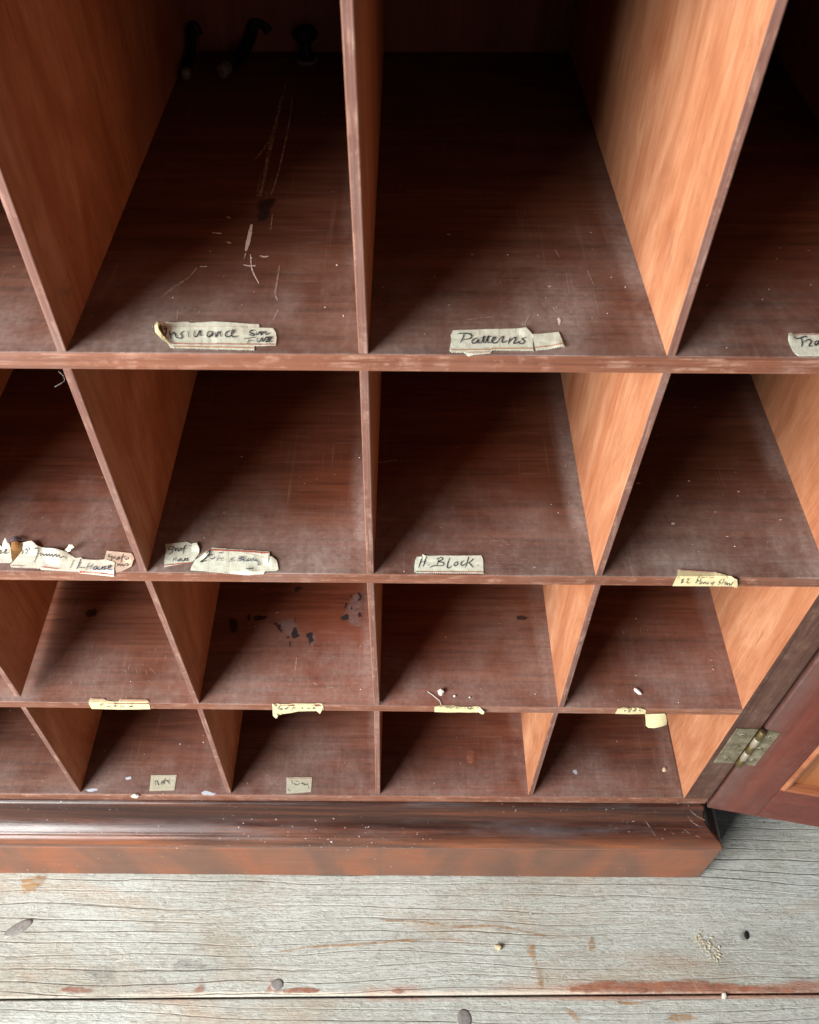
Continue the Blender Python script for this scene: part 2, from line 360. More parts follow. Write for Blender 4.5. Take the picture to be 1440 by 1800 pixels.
def decal(name, color, lo, hi, scale, rough=.6, maxa=1.0, streak=0.):
    """a thin film of dirt or a scrape: noise opens holes in it so its outline is ragged"""
    n = NT(name); tc, v, rnd = n.coords()
    a = n.noise(v, scale*.8, 8, .80, .6)
    at = n.node('ShaderNodeAttribute', attribute_name='fade').outputs['Fac']
    k = n.math('ADD', n.math('MULTIPLY', n.math('SUBTRACT', a, .5), 4.2), n.math('SUBTRACT', n.math('MULTIPLY', at, 1.7), .35))
    al = n.math('MULTIPLY', n.mr(k, lo, hi, 0, 1, True), maxa)
    if streak:
        f1 = n.noise(n.mapping(v, (16, 300, 1)), 1, 5, .7); f2 = n.noise(n.mapping(v, (90, 200, 1)), 1, 5, .75)
        al = n.math('MULTIPLY', al, n.math('MULTIPLY', n.mr(f1, .36, .60, 1-streak, 1), n.mr(f2, .36, .60, 1-streak, 1)))
        b_ = n.noise(v, 40, 4, .6)
        color = n.mix(n.mr(b_, .35, .65), color, (color[0]*.5, color[1]*.42, color[2]*.45, 1))
    n.put(n.b.inputs['Alpha'], al)
    n.m.blend_method = 'HASHED' if hasattr(n.m, 'blend_method') else None
    return n.fin(color, rough, None, .3)
M['ink_stain'] = decal('black_ink_stain', (.030, .024, .026, 1), -0.1, 0.8, 260, .5, 0.85)
M['soft_stain'] = decal('dark_spill_stain', (.035, .020, .016, 1), .1, 1.3, 130, .5, .75)
M['halo'] = decal('grey_bloom', (.30, .25, .25, 1), .3, 1.9, 160, .8, .35)
M['scrape'] = decal('pale_scrape', (.50, .36, .28, 1), .3, 1.7, 300, .8, .75)
M['scrape_faint'] = decal('faint_scrape', (.42, .31, .25, 1), .3, 1.6, 340, .8, .55)
M['scrape_white'] = decal('white_scrape', (.72, .62, .54, 1), 0.3, 0.9, 340, .8, 0.95)
M['blue_smear'] = decal('pale_blue_smear', (.50, .55, .62, 1), 0.3, 1, 220, .8, 0.75)
M['varnish'] = decal('amber_varnish', (.46, .25, .085, 1), .0, 1.2, 120, .7, .9, .7)
M['varnish_red'] = decal('red_varnish', (.40, .15, .08, 1), .0, 1.1, 130, .7, .95, .62)
M['white_wear'] = decal('white_scuff', (.72, .73, .70, 1), .3, 1.9, 240, .8, .5, .7)
M['grey_dirt'] = decal('grey_dirt', (.16, .16, .165, 1), .2, 1.8, 160, .8, .45, .7)

# ------------------------------------------------------------------ geometry helpers
def link(name, bm, mats, parent=None, smooth=False):
    me = bpy.data.meshes.new(name); bm.normal_update(); bm.to_mesh(me); bm.free()
    for mt in (mats if isinstance(mats, (list, tuple)) else [mats]): me.materials.append(mt)
    if smooth:
        for p in me.polygons: p.use_smooth = True
    o = bpy.data.objects.new(name, me); col.objects.link(o)
    if parent is not None: set_parent(o, parent)
    return o
def wloc(o):
    v = Vector(o.location)
    while o.parent: o = o.parent; v = v + Vector(o.location)
    return v
def set_parent(o, parent):
    o.parent = parent; o.location = Vector(o.location) - wloc(parent)
def empty(name, loc):
    o = bpy.data.objects.new(name, None); o.location = loc; o.empty_display_size = .05; col.objects.link(o); return o
def tag(o, label=None, cat=None, group=None, kind=None):
    for k, v in (('label', label), ('category', cat), ('group', group), ('kind', kind)):
        if v: o[k] = v
    return o
def hexa(bm, p, bevel=.0008, seg=2):
    """p: 8 corners: bottom FL FR BR BL, top FL FR BR BL"""
    v = [bm.verts.new(q) for q in p]
    fs = [bm.faces.new([v[i] for i in f]) for f in ((0, 3, 2, 1), (4, 5, 6, 7), (0, 1, 5, 4), (1, 2, 6, 5), (2, 3, 7, 6), (3, 0, 4, 7))]
    if bevel:
        es = list({e for f in fs for e in f.edges})
        bmesh.ops.bevel(bm, geom=es, offset=bevel, segments=seg, affect='EDGES', profile=.5)
def box(bm, x0, x1, y0, y1, z0, z1, bevel=.0008, seg=2):
    hexa(bm, [(x0, y0, z0), (x1, y0, z0), (x1, y1, z0), (x0, y1, z0), (x0, y0, z1), (x1, y0, z1), (x1, y1, z1), (x0, y1, z1)], bevel, seg)
def front_slot(o, thr=-.6):
    for p in o.data.polygons:
        if p.normal.y < thr: p.material_index = 1

# levels (world metres; z = 0 is the top of the middle shelf, y = 0 the front of the cabinet)
def zS3(x): return .2443 + .003*x
def zS2(x): return .0000 + .004*x
def zS1(x): return -.2446 + .003*x
def zS0(x): return -.5040 + .0167*x
def zS4(x): return .4890
def zFL(x): return -.7178 + .022*x
LEVEL = {'S3': (zS3, .003, .2443), 'S2': (zS2, .004, 0.), 'S1': (zS1, .003, -.2446), 'S0': (zS0, .0167, -.504), 'FL': (zFL, .022, -.7178)}
TH = {'S3': .0142, 'S2': .0133, 'S1': .0128}
DEPTH = .476
XL, XR = -.80, .4015

# seen directions of the photograph, to find where marks lie on the shelves
def ray(px, py): return RT*((px-PX)/FPX) - UP*((py-PY)/FPX) + FW
def on_level(px, py, lv, eps=0.):
    f, s, c = LEVEL[lv]; d = ray(px, py)
    t = (c + s*CAM.x - CAM.z)/(d.z - s*d.x); return CAM + d*t + Vector((0, 0, eps))
def on_front(px, py, Y=0.):
    d = ray(px, py); return CAM + d*((Y-CAM.y)/d.y)
def wrap(px, py, lv, eps):
    """on the shelf top, or on its front edge when the sight line meets that first"""
    q = on_front(px, py)
    if q.z >= LEVEL[lv][0](q.x): return on_level(px, py, lv, eps)
    return on_front(px, py, -eps)

# ------------------------------------------------------------------ the floor
floor = empty('floor', (0, 0, -.72)); tag(floor, 'old weathered pale pine floorboards', kind='structure')
def board(y0, y1, name='floorboard'):
    bm = bmesh.new(); x0, x1 = -2.6, 2.6; s = .0153
    dz = random.uniform(-.0006, .0006)
    hexa(bm, [(x0, y0+s*x0, zFL(x0)-.03), (x1, y0+s*x1, zFL(x1)-.03), (x1, y1+s*x1, zFL(x1)-.03), (x0, y1+s*x0, zFL(x0)-.03),
              (x0, y0+s*x0, zFL(x0)+dz), (x1, y0+s*x1, zFL(x1)+dz), (x1, y1+s*x1, zFL(x1)+dz), (x0, y1+s*x0, zFL(x0)+dz)], .002, 2)
    return link(name, bm, M['floor'], floor)
edges = [-1.70, -1.45, -1.20, -.94, -.70, -.452, -.1945, .118, .36, .62, .88, 1.14, 1.40]
boards = [board(a+.0014, b-.0014) for a, b in zip(edges, edges[1:])]
bm = bmesh.new(); box(bm, -2.6, 2.6, -1.75, 1.45, -.86, -.835, 0)
link('subfloor', bm, M['void'], floor)
wide, front_board = boards[6], boards[5]

# ------------------------------------------------------------------ the cabinet
cab = empty('pigeonhole_cabinet', (-.2, 0, -.722))
tag(cab, 'old mahogany pigeonhole cabinet with dark shelves, thin dividers and an open door', 'cabinet')

def shelf(lv):
    f = LEVEL[lv][0]; t = TH[lv]; bm = bmesh.new()
    hexa(bm, [(XL, 0, f(XL)-t), (XR, 0, f(XR)-t), (XR, DEPTH, f(XR)-t), (XL, DEPTH, f(XL)-t),
              (XL, 0, f(XL)), (XR, 0, f(XR)), (XR, DEPTH, f(XR)), (XL, DEPTH, f(XL))], .0009, 2)
    o = link('shelf', bm, [M['shelf_red' if lv == 'S1' else 'shelf'], M['front']], cab); front_slot(o); return o
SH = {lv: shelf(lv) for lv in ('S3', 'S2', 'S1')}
bm = bmesh.new()
hexa(bm, [(XL, .001, zS0(XL)-.0175), (.436, .001, zS0(.436)-.0175), (.436, DEPTH, zS0(XR)-.0175), (XL, DEPTH, zS0(XL)-.0175),
          (XL, 0.001, zS0(XL)), (.436, 0.001, zS0(.436)), (.436, DEPTH, zS0(XR)), (XL, DEPTH, zS0(XL))], .0022, 3)
SH['S0'] = link('bottom_board', bm, [M['shelf_low'], M['front']], cab); front_slot(SH['S0'])
bm = bmesh.new(); box(bm, XL-.036, .4357, 0, DEPTH+.012, .475, .489)
link('top_board', bm, [M['shelf'], M['front']], cab)

H = .0031
def divider(xb, xt, xk, f0, f1, t1, yf=.0006, lift=0., h=H):
    bm = bmesh.new()
    zb, zt = f0(xb)+lift, f1(xt)-t1
    hexa(bm, [(xb-h, yf, zb), (xb+h, yf, zb), (xk+h, DEPTH, f0(xk)), (xk-h, DEPTH, f0(xk)),
              (xt-h, yf, zt), (xt+h, yf, zt), (xk+h, DEPTH, f1(xk)-t1), (xk-h, DEPTH, f1(xk)-t1)], .0007, 2)
    o = link('divider', bm, [M['divider'], M['divider_edge']], cab); front_slot(o); return o
rows = [
    (zS3, zS4, .0145, [(.2007, .1995, .1935), (.0002, -.0018, 0), (-.1976, -.1950, -.1990), (-.400, -.398, -.4), (-.6, -.6, -.6)], .0006),
    (zS2, zS3, TH['S3'], [(.1985, .2014, .1975), (-.0007, .0002, .0), (-.1993, -.1987, -.1985), (-.398, -.397, -.4), (-.6, -.6, -.6)], .0006),
    (zS1, zS2, TH['S2'], [(.2025, .2000, .1985), (.001, -.001, 0), (-.1969, -.1988, -.199), (-.3897, -.386, -.398), (-.6, -.6, -.6)], .0006),
    (zS0, zS1, TH['S1'], [(.2008, .1999, .2), (-.0020, .0007, 0), (-.2010, -.1976, -.2), (-.4040, -.396, -.4), (-.604, -.6, -.6)], .0045),
]
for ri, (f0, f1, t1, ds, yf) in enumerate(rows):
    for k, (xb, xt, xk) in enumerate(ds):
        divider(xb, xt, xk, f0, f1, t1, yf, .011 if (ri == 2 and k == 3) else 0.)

bm = bmesh.new(); box(bm, XL-.036, .4357, DEPTH, DEPTH+.012, -.70, .475, 0)
link('back_panel', bm, M['back'], cab)
# right side: a panel and, in front of its outer part, the stile that carries the hinge
bm = bmesh.new(); hexa(bm, [(.4018, .0006, -.496), (.4357, .0006, -.496), (.4357, DEPTH, -.496), (.4018, DEPTH, -.496),
                            (.3955, .0006, .475), (.4305, .0006, .475), (.4305, DEPTH, .475), (.3955, DEPTH, .475)], .0007)
o = link('side_panel', bm, [M['divider'], M['stile']], cab); front_slot(o)
bm = bmesh.new(); box(bm, XL-.036, XL, .0006, DEPTH, -.515, .475)
o = link('side_panel', bm, [M['divider'], M['stile']], cab); front_slot(o)

# plinth: moulding with a mitre, then a flat fascia
XO = .4357
prof = [(-.010, -.5310), (-.0006, -.5290), (.0010, -.5335), (.0026, -.545), (.0056, -.5565), (.0100, -.5650), (.0155, -.5715), (.0205, -.5755),
        (.0232, -.5765), (.0238, -.5788), (.0255, -.5790), (.0295, -.5808), (.0322, -.5850), (.0342, -.5900), (.0350, -.5950), (.0348, -.5985), (.0332, -.6005), (.0332, -.6030)]
def zt(x): return .019*x
def sweep(name, path, mat):
    """path: list of functions p -> (x, y) outward offset"""
    bm = bmesh.new(); rings = []
    full = prof + [(-.03, -.6030), (-.03, -.5310)]
    for g in path:
        r = []
        for p, z in full:
            x, y = g(p); r.append(bm.verts.new((x, y, z+zt(x))))
        rings.append(r)
    n = len(full)
    for a, b in zip(rings, rings[1:]):
        for i in range(n):
            bm.faces.new((a[i], a[(i+1) % n], b[(i+1) % n], b[i]))
    for r in (rings[0][::-1], rings[-1]): bm.faces.new([bm.verts.new(v.co) for v in r])
    bmesh.ops.recalc_face_normals(bm, faces=bm.faces)
    o = link(name, bm, mat, cab)
    for p in o.data.polygons: p.use_smooth = len(p.vertices) == 4
    return o
G = .0011
xs_ = [XL-.03, -.6, -.3, 0, .2]
sweep('plinth_moulding', [(lambda p, x=x: (x, -p)) for x in xs_] + [lambda p: (XO+p-G, -p)], M['plinth'])
sweep('plinth_moulding', [lambda p: (XO+p, -p+G), lambda p: (XO+p, .2), lambda p: (XO+p, DEPTH)], M['plinth'])
bm = bmesh.new()
P = .0350
xa, xb = XL-.03, XO+P
hexa(bm, [(xa, -P, zFL(xa)), (xb, -P, zFL(xb)), (xb, -P+.022, zFL(xb)), (xa, -P+.022, zFL(xa)),
          (xa, -P, -.6034+zt(xa)), (xb, -P, -.6034+zt(xb)), (xb, -P+.022, -.6034+zt(xb)), (xa, -P+.022, -.6034+zt(xa))], .0012, 2)
link('plinth_fascia', bm, M['fascia'], cab)
bm = bmesh.new()
hexa(bm, [(xb-.022, -P+.0225, zFL(xb)), (xb-.0006, -P+.0225, zFL(xb)), (xb-.0006, DEPTH, zFL(xb)), (xb-.022, DEPTH, zFL(xb)),
          (xb-.022, -P+.0225, -.6034+zt(xb)), (xb-.0006, -P+.0225, -.6034+zt(xb)), (xb-.0006, DEPTH, -.6034+zt(xb)), (xb-.022, DEPTH, -.6034+zt(xb))], .001, 2)
link('plinth_fascia', bm, M['fascia'], cab)

def on_moulding(px, py):
    d = ray(px, py); best = None
    for (p0, z0), (p1, z1) in zip(prof[1:14], prof[2:15]):
        a = Vector((0, -p0, z0)); b = Vector((0, -p1, z1)); nn = Vector((0, -(z1-z0), -(p1-p0))).normalized()
        t = ((a-CAM).dot(nn) + zt(.4)*nn.z)/d.dot(nn); q = CAM+d*t
        zz = q.z-zt(q.x)
        if min(z0, z1)-1e-6 <= zz <= max(z0, z1)+1e-6: best = q
    return (best or CAM+d) - d.normalized()*.0006
MOULD_SCRATCH = [[(1209, 1434), (1216, 1444), (1228, 1452), (1241, 1456)], [(1213, 1424), (1224, 1434), (1240, 1442)], [(1202, 1458), (1214, 1466), (1232, 1472)], [(1135, 1443), (1145, 1458), (1157, 1478)], [(1180, 1462), (1190, 1472)]]
# the door, swung right back; local frame: u along the door, n into the cabinet side, z up
TH_D = math.radians(-9.87); DU = Vector((math.cos(TH_D), math.sin(TH_D), 0)); DN = Vector((-math.sin(TH_D), math.cos(TH_D), 0))
DO = Vector((.4375, 0, 0))
door = empty('door', (.4375, 0, -.5237)); set_parent(door, cab)
tag(door, 'red brown panelled door swung open on a brass hinge')
def dbox(bm, u0, u1, n0, n1, z0, z1, bevel=.001, seg=2):
    q = lambda u, n, z: DO + DU*u + DN*n + Vector((0, 0, z))
    hexa(bm, [q(u0, n0, z0), q(u1, n0, z0), q(u1, n1, z0), q(u0, n1, z0), q(u0, n0, z1), q(u1, n0, z1), q(u1, n1, z1), q(u0, n1, z1)], bevel, seg)
DB, DT, DW = -.5237, .475, .47
bm = bmesh.new(); dbox(bm, .0022, .0668, 0, .022, DB, DT, .0016); link('door_stile', bm, M['door'], door)
bm = bmesh.new(); dbox(bm, DW-.066, DW, 0, .022, DB, DT, .0016); link('door_stile', bm, M['door'], door)
bm = bmesh.new(); dbox(bm, .0669, DW-.0661, .0002, .022, DB, -.4340, .0012); link('bottom_rail', bm, M['door_rail'], door)
bm = bmesh.new(); dbox(bm, .0669, DW-.0661, .0002, .022, DT-.08, DT, .0012); link('top_rail', bm, M['door_rail'], door)
bm = bmesh.new(); dbox(bm, .0670, DW-.0662, .0095, .016, -.4338, DT-.0802, 0); link('door_panel', bm, M['panel'], door)
def bead(u0, u1, z0, z1):
    bm = bmesh.new(); pr = [(0, .0005), (.0035, -.0022), (.0068, -.0012), (.0085, .003), (.0088, .0094), (0, .0094)]
    vert = abs(z1-z0) > abs(u1-u0); ends = []
    for k in (0, 1):
        r = []
        for a, n in pr:
            if vert:
                sgn = 1 if u1 >= u0 else -1
                u = u0 + a*sgn; z = (z0 + a) if k == 0 else (z1 - a)
            else:
                z = z0 + a*(1 if z1 >= z0 else -1); u = (u0 + a) if k == 0 else (u1 - a)
            r.append(bm.verts.new(DO + DU*u + DN*n + Vector((0, 0, z))))
        ends.append(r)
    n = len(pr)
    for i in range(n): bm.faces.new((ends[0][i], ends[0][(i+1) % n], ends[1][(i+1) % n], ends[1][i]))
    bm.faces.new(ends[0][::-1]); bm.faces.new(ends[1])
    bmesh.ops.recalc_face_normals(bm, faces=bm.faces)
    return link('panel_bead', bm, M['bead'], door)
bead(.0670, .0670, -.4337, DT-.0803)
bead(.0670, DW-.0663, -.4337, -.4337+1e-6)

# hinge: two leaves, five knuckles, six screws
hinge = empty('hinge', (.4357, 0, -.333)); set_parent(hinge, cab); tag(hinge, 'tarnished brass butt hinge with three screws in each leaf')
HZ0, HZ1 = -.3790, -.2880
bm = bmesh.new(); box(bm, .4070, .4318, -.0012, .0004, HZ0, HZ1, .0004, 1); link('hinge_leaf', bm, M['brass'], hinge)
bm = bmesh.new(); dbox(bm, .0034, .0192, -.0012, .0004, HZ0-.001, HZ1-.002, .0004, 1); link('hinge_leaf', bm, M['brass'], hinge)
def cyl(bm, c, axis, r, L, seg=18, bev=.0004, rot0=0):
    ax = Vector(axis).normalized(); a = ax.orthogonal().normalized(); b = ax.cross(a)
    r0, r1 = [], []
    prof_ = [(-L/2, r-bev), (-L/2+bev, r), (L/2-bev, r), (L/2, r-bev)]
    rg = [[bm.verts.new(Vector(c)+ax*z+(a*math.cos(2*math.pi*i/seg)+b*math.sin(2*math.pi*i/seg))*rr) for i in range(seg)] for z, rr in prof_]
    for A, B in zip(rg, rg[1:]):
        for i in range(seg): bm.faces.new((A[i], A[(i+1) % seg], B[(i+1) % seg], B[i]))
    bm.faces.new(rg[0][::-1]); bm.faces.new(rg[-1])
    bmesh.ops.recalc_face_normals(bm, faces=bm.faces)
kl = (HZ1-HZ0)/5
for i in range(5):
    bm = bmesh.new(); cyl(bm, (.4366, -.0034, HZ0+kl*(i+.5)), (0, 0, 1), .0040, kl-.0006)
    link('knuckle', bm, M['brass_dark'] if i % 2 == 0 else M['knuckle'], hinge, True)
def screw(c, nrm):
    bm = bmesh.new(); nrm = Vector(nrm)
    cyl(bm, Vector(c)+nrm*.0001, nrm, .0037, .0014, 16, .0005)
    o = link('screw', bm, M['brass'], hinge)
    t = Vector((0, 0, 1)); s = nrm.cross(t); ang = random.uniform(0, 3.1)
    d = (t*math.cos(ang)+s*math.sin(ang)).normalized(); e = nrm.cross(d)
    bm = bmesh.new(); q = Vector(c)+nrm*.00085
    v = [bm.verts.new(q+d*a*.0030+e*b*.0005) for a, b in ((-1, -1), (1, -1), (1, 1), (-1, 1))]; bm.faces.new(v)
    sl = link('screw_slot', bm, M['void'], hinge)
for z in (-.302, -.333, -.365): screw((.4185 + (.003 if z == -.333 else 0), -.0012, z), (0, -1, 0))
for z in (-.302, -.334, -.366): screw(DO+DU*(.0122 - (.002 if z == -.334 else 0))+Vector((0, 0, z))-DN*.0012, -DN)

# ------------------------------------------------------------------ traced flat shapes (labels, handwriting, stains, scratches)
def smooth(pts, k=5):
    if len(pts) < 3: return [Vector(p).to_2d() if len(p) > 2 else Vector(p) for p in pts]
    P = [Vector(p) for p in pts]; P = [P[0]*2-P[1]] + P + [P[-1]*2-P[-2]]; out = []
    for i in range(1, len(P)-2):
        a, b, c, d = P[i-1:i+3]
        for j in range(k):
            t = j/k
            out.append(.5*((2*b)+(c-a)*t+(2*a-5*b+4*c-d)*t*t+(3*b-a-3*c+d)*t**3))
    out.append(P[-2]); return out
def poly_mesh(bm, outline, place, grid=6., fade=0.):
    """fill an outline (2-D) with small triangles and put every vertex on its surface"""
    out = []
    n = len(outline)
    for i in range(n):
        a, b = Vector(outline[i]), Vector(outline[(i+1) % n]); L = (b-a).length; k = max(1, int(L/grid))
        out += [a+(b-a)*(j/k) for j in range(k)]
    vs = list(out); nb = len(out)
    x0, x1 = min(p.x for p in out), max(p.x for p in out); y0, y1 = min(p.y for p in out), max(p.y for p in out)
    def inside(p):
        c = False
        for i in range(nb):
            a, b = out[i], out[(i+1) % nb]
            if (a.y > p.y) != (b.y > p.y) and p.x < (b.x-a.x)*(p.y-a.y)/(b.y-a.y)+a.x: c = not c
        return c
    y = y0+grid/2
    while y < y1:
        x = x0+grid/2
        while x < x1:
            p = Vector((x, y))
            if inside(p) and min((p-q).length for q in out) > grid*.45: vs.append(p)
            x += grid
        y += grid
    r = delaunay_2d_cdt(vs, [(i, (i+1) % nb) for i in range(nb)], [list(range(nb))], 1, 1e-6)
    lay = bm.verts.layers.float.get('fade') or bm.verts.layers.float.new('fade')
    def edge_dist(p):
        return min((p-(a+(b-a)*max(0, min(1, (p-a).dot(b-a)/max(1e-9, (b-a).length_squared))))).length for a, b in zip(out, out[1:]+out[:1]))
    V = []
    for p in r[0]:
        v_ = bm.verts.new(place(p)); v_[lay] = min(1., edge_dist(p)/fade) if fade else 1.; V.append(v_)
    for f in r[2]:
        try: bm.faces.new([V[i] for i in f])
        except ValueError: pass
def ribbon(bm, pts, width, place, taper=True, k=5):
    P = smooth(pts, k); n = len(P); A = []; lay = bm.verts.layers.float.get('fade') or bm.verts.layers.float.new('fade')
    for i, p in enumerate(P):
        d = (P[min(i+1, n-1)]-P[max(i-1, 0)])
        d = d.normalized() if d.length > 1e-9 else Vector((1, 0)); q = Vector((-d.y, d.x))
        t = i/(n-1) if n > 1 else 0
        wv = width*(.55+.45*math.sin(math.pi*min(1, max(0, t)))) if taper else width
        wv *= 1 + .22*noise.noise(Vector((p.x*.21, p.y*.21, 3)))
        A.append((bm.verts.new(place(p+q*wv/2)), bm.verts.new(place(p-q*wv/2))))
        for v_ in A[-1]: v_[lay] = .8
    for a, b in zip(A, A[1:]):
        bm.faces.new((a[0], a[1], b[1], b[0]))
def up_faces(bm):
    bm.normal_update()
    for f in bm.faces:
        if f.normal.dot(CAM - f.calc_center_median()) < 0: f.normal_flip()
def teeth(a, b, pitch, amp, jit=.3):
    a, b = Vector(a), Vector(b); L = (b-a).length; n = max(2, int(L/pitch)); d = (b-a)/n; q = Vector((-d.y, d.x)).normalized()*amp
    out = []
    for i in range(n):
        out.append(tuple(a+d*i)); out.append(tuple(a+d*(i+.5)+q*random.uniform(1-jit, 1+jit)))
    return out

class Label:
    """a paper label: traced in the pixel frame of an enlarged detail (origin rx, ry and scale s)"""
    def __init__(s, rx, ry, sc, lv, label, seed=0, lifts=(), kind='wrap', wrinkle=.00022, base=.00035):
        s.rx, s.ry, s.sc, s.lv, s.lifts, s.kind, s.seed, s.wr, s.base = rx, ry, sc, lv, lifts, kind, seed, wrinkle, base
        s.text = label; s.root = None
    def place(s, extra=0.):
        def f(p):
            x, y = s.rx+p[0]/s.sc, s.ry+p[1]/s.sc
            e = s.base + extra + s.wr*(1+noise.noise(Vector((x*.09, y*.13, s.seed))))*.9
            for lx, ly, r, h in s.lifts:
                d = math.hypot(p[0]-lx, p[1]-ly)/r
                if d < 1: e += h*(1-d*d)**2
            if s.kind == 'wrap': return wrap(x, y, s.lv, e)
            if s.kind == 'flat': return on_level(x, y, s.lv, e)
            return on_front(x, y, -e)
        return f
    def paper(s, outline, mat, extra=0., grid=None, name='torn_piece'):
        bm = bmesh.new(); poly_mesh(bm, outline, s.place(extra), (grid or 5.)*s.sc); up_faces(bm)
        if s.root is None:
            f = s.place(0); xs = sum(p[0] for p in outline)/len(outline); ys = sum(p[1] for p in outline)/len(outline)
            s.root = empty('paper_label', f((xs, ys))); tag(s.root, s.text, 'paper label', 'handwritten paper labels on the shelf edges')
            name = 'paper'
        o = link(name, bm, M[mat], s.root)
        md = o.modifiers.new('thickness', 'SOLIDIFY'); md.thickness = .00018; md.offset = -1
        return o
    def lines(s, name, strokes, width, mat, extra=.00012, taper=True):
        if name != 'handwriting' and name != 'print_marks' and len(strokes) > 1:
            return [s.lines(name, [st], width, mat, extra, taper) for st in strokes]
        bm = bmesh.new()
        for st in strokes:
            if len(st) == 1:
                x, y = st[0]; st = [(x-width*.4, y), (x, y), (x+width*.4, y+1)]
            if not taper:
                a = []
                for p, q in zip(st, st[1:]):
                    n = max(1, int(math.hypot(q[0]-p[0], q[1]-p[1])/(4*s.sc)))
                    a += [(p[0]+(q[0]-p[0])*i/n, p[1]+(q[1]-p[1])*i/n) for i in range(n)]
                st = a+[st[-1]]
            ribbon(bm, st, width, s.place(extra+s.base), taper, 5 if taper else 1)
        up_faces(bm); return link(name, bm, M[mat], s.root)

# --- top shelf labels
L = Label(250, 540, 4.8, 'S3', 'long greenish label reading Insurance Sun Fire, its left corner curled up', 1, [(150, 210, 90, .004), (700, 140, 260, .0008)])
L.paper([(240, 348), (215, 300), (175, 250), (165, 190), (165, 150), (205, 128), (280, 133), (380, 128), (420, 136), (600, 132), (760, 142), (985, 148), (990, 178), (1105, 182), (1128, 215), (1135, 262), (1128, 325), (950, 332)]
        + [(945, 372)] + teeth((945, 372), (250, 352), 20, 9)[1:], 'paper_green')
L.paper([(120, 215), (140, 185), (165, 160), (172, 185), (150, 220), (152, 240), (205, 292), (245, 335), (238, 345), (190, 305), (150, 278), (122, 255)], 'paper_yellow', .0022, 4, 'curled_corner')
L.paper([(150, 215), (166, 185), (178, 205), (192, 250), (240, 310), (235, 330), (205, 292), (150, 240)], 'paper_brown', .0007, 4, 'gum_stain')
L.lines('red_border', [[(258, 316), (500, 320), (780, 322), (1120, 322)]], 7, 'red_line', taper=False)
L.lines('orange_border', [[(265, 338), (540, 345), (935, 352)]], 8, 'orange_line', taper=False)
L.lines('crease', [[(175, 170), (560, 178), (985, 180)], [(425, 190), (430, 310)], [(562, 178), (558, 310)]], 3, 'paper_pink', .00006, False)
L.lines('handwriting', [
    [(182, 197), (203, 186), (212, 200), (197, 217), (190, 200)], [(212, 190), (208, 232), (196, 258)],
    [(232, 212), (240, 245), (248, 278)], [(242, 250), (262, 224), (280, 236), (288, 262), (302, 270)],
    [(352, 212), (326, 232), (340, 252), (332, 272), (306, 270)], [(388, 214), (396, 266)],
    [(446, 203), (440, 248), (462, 256), (490, 206), (494, 246), (514, 246)],
    [(592, 216), (560, 222), (550, 250), (566, 262), (590, 240), (594, 216), (600, 264)],
    [(620, 224), (624, 268), (640, 230), (660, 226), (668, 266)],
    [(742, 214), (714, 226), (705, 252), (726, 266), (750, 250)], [(752, 244), (780, 218), (766, 208), (754, 248), (776, 266), (808, 254)],
    [(952, 206), (925, 204), (910, 224), (946, 236), (936, 250), (904, 240)],
    [(966, 214), (966, 244), (1000, 214), (1004, 244), (1022, 220), (1040, 220), (1046, 240), (1078, 226)],
    [(858, 276), (960, 264)], [(908, 268), (890, 318)], [(896, 294), (946, 290)],
    [(976, 270), (970, 294), (990, 300), (1012, 268), (1020, 300), (1046, 264), (1066, 270), (1046, 300), (1060, 302), (1092, 266), (1076, 262), (1070, 295), (1102, 298)]], 10, 'ink')

L = Label(760, 540, 4.8, 'S3', 'greenish label reading Patterns with a short blank piece beside it', 2, [(1080, 330, 90, .001), (800, 200, 90, .0008)])
L.paper([(175, 200), (330, 194), (480, 190), (790, 183), (830, 220), (846, 240), (852, 376)] + teeth((852, 376), (500, 372), 20, 9) + [(490, 392), (420, 398), (300, 412), (275, 392)] + teeth((270, 390), (150, 390), 20, 7) + [(145, 370), (158, 300), (160, 265), (155, 240)], 'paper_green')
L.paper([(842, 238), (960, 228), (1065, 218), (1090, 280), (1112, 352)] + teeth((1112, 352), (862, 376), 20, 9), 'paper_green', .0004)
L.lines('red_border', [[(155, 369), (480, 366), (500, 358), (845, 356)], ], 7, 'orange_line', taper=False)
L.lines('red_border', [[(862, 352), (1098, 331)]], 7, 'orange_line', .0005, False)
L.lines('orange_border', [[(300, 392), (480, 386)]], 5, 'orange_line', taper=False)
L.lines('crease', [[(555, 192), (560, 350)], [(700, 190), (712, 260)], [(392, 196), (396, 300)]], 3, 'paper_pink', .00006, False)
L.lines('handwriting', [
    [(216, 234), (262, 230), (304, 233), (332, 250), (312, 276), (264, 282)], [(268, 236), (256, 270), (238, 308)],
    [(386, 266), (346, 280), (334, 308), (364, 312), (388, 280), (386, 310), (412, 312)],
    [(412, 312), (436, 250), (428, 300), (444, 312)], [(444, 312), (474, 250), (464, 300), (484, 312)], [(408, 266), (502, 256)],
    [(484, 312), (530, 276), (520, 262), (500, 288), (512, 312), (544, 304), (572, 270)],
    [(572, 268), (600, 256), (586, 298), (602, 306), (630, 290)], [(656, 266), (648, 296), (638, 320)],
    [(646, 300), (690, 266), (704, 276), (684, 312), (704, 314), (740, 296)], [(792, 266), (756, 276), (778, 296), (756, 318), (722, 310)]], 10.5, 'ink')

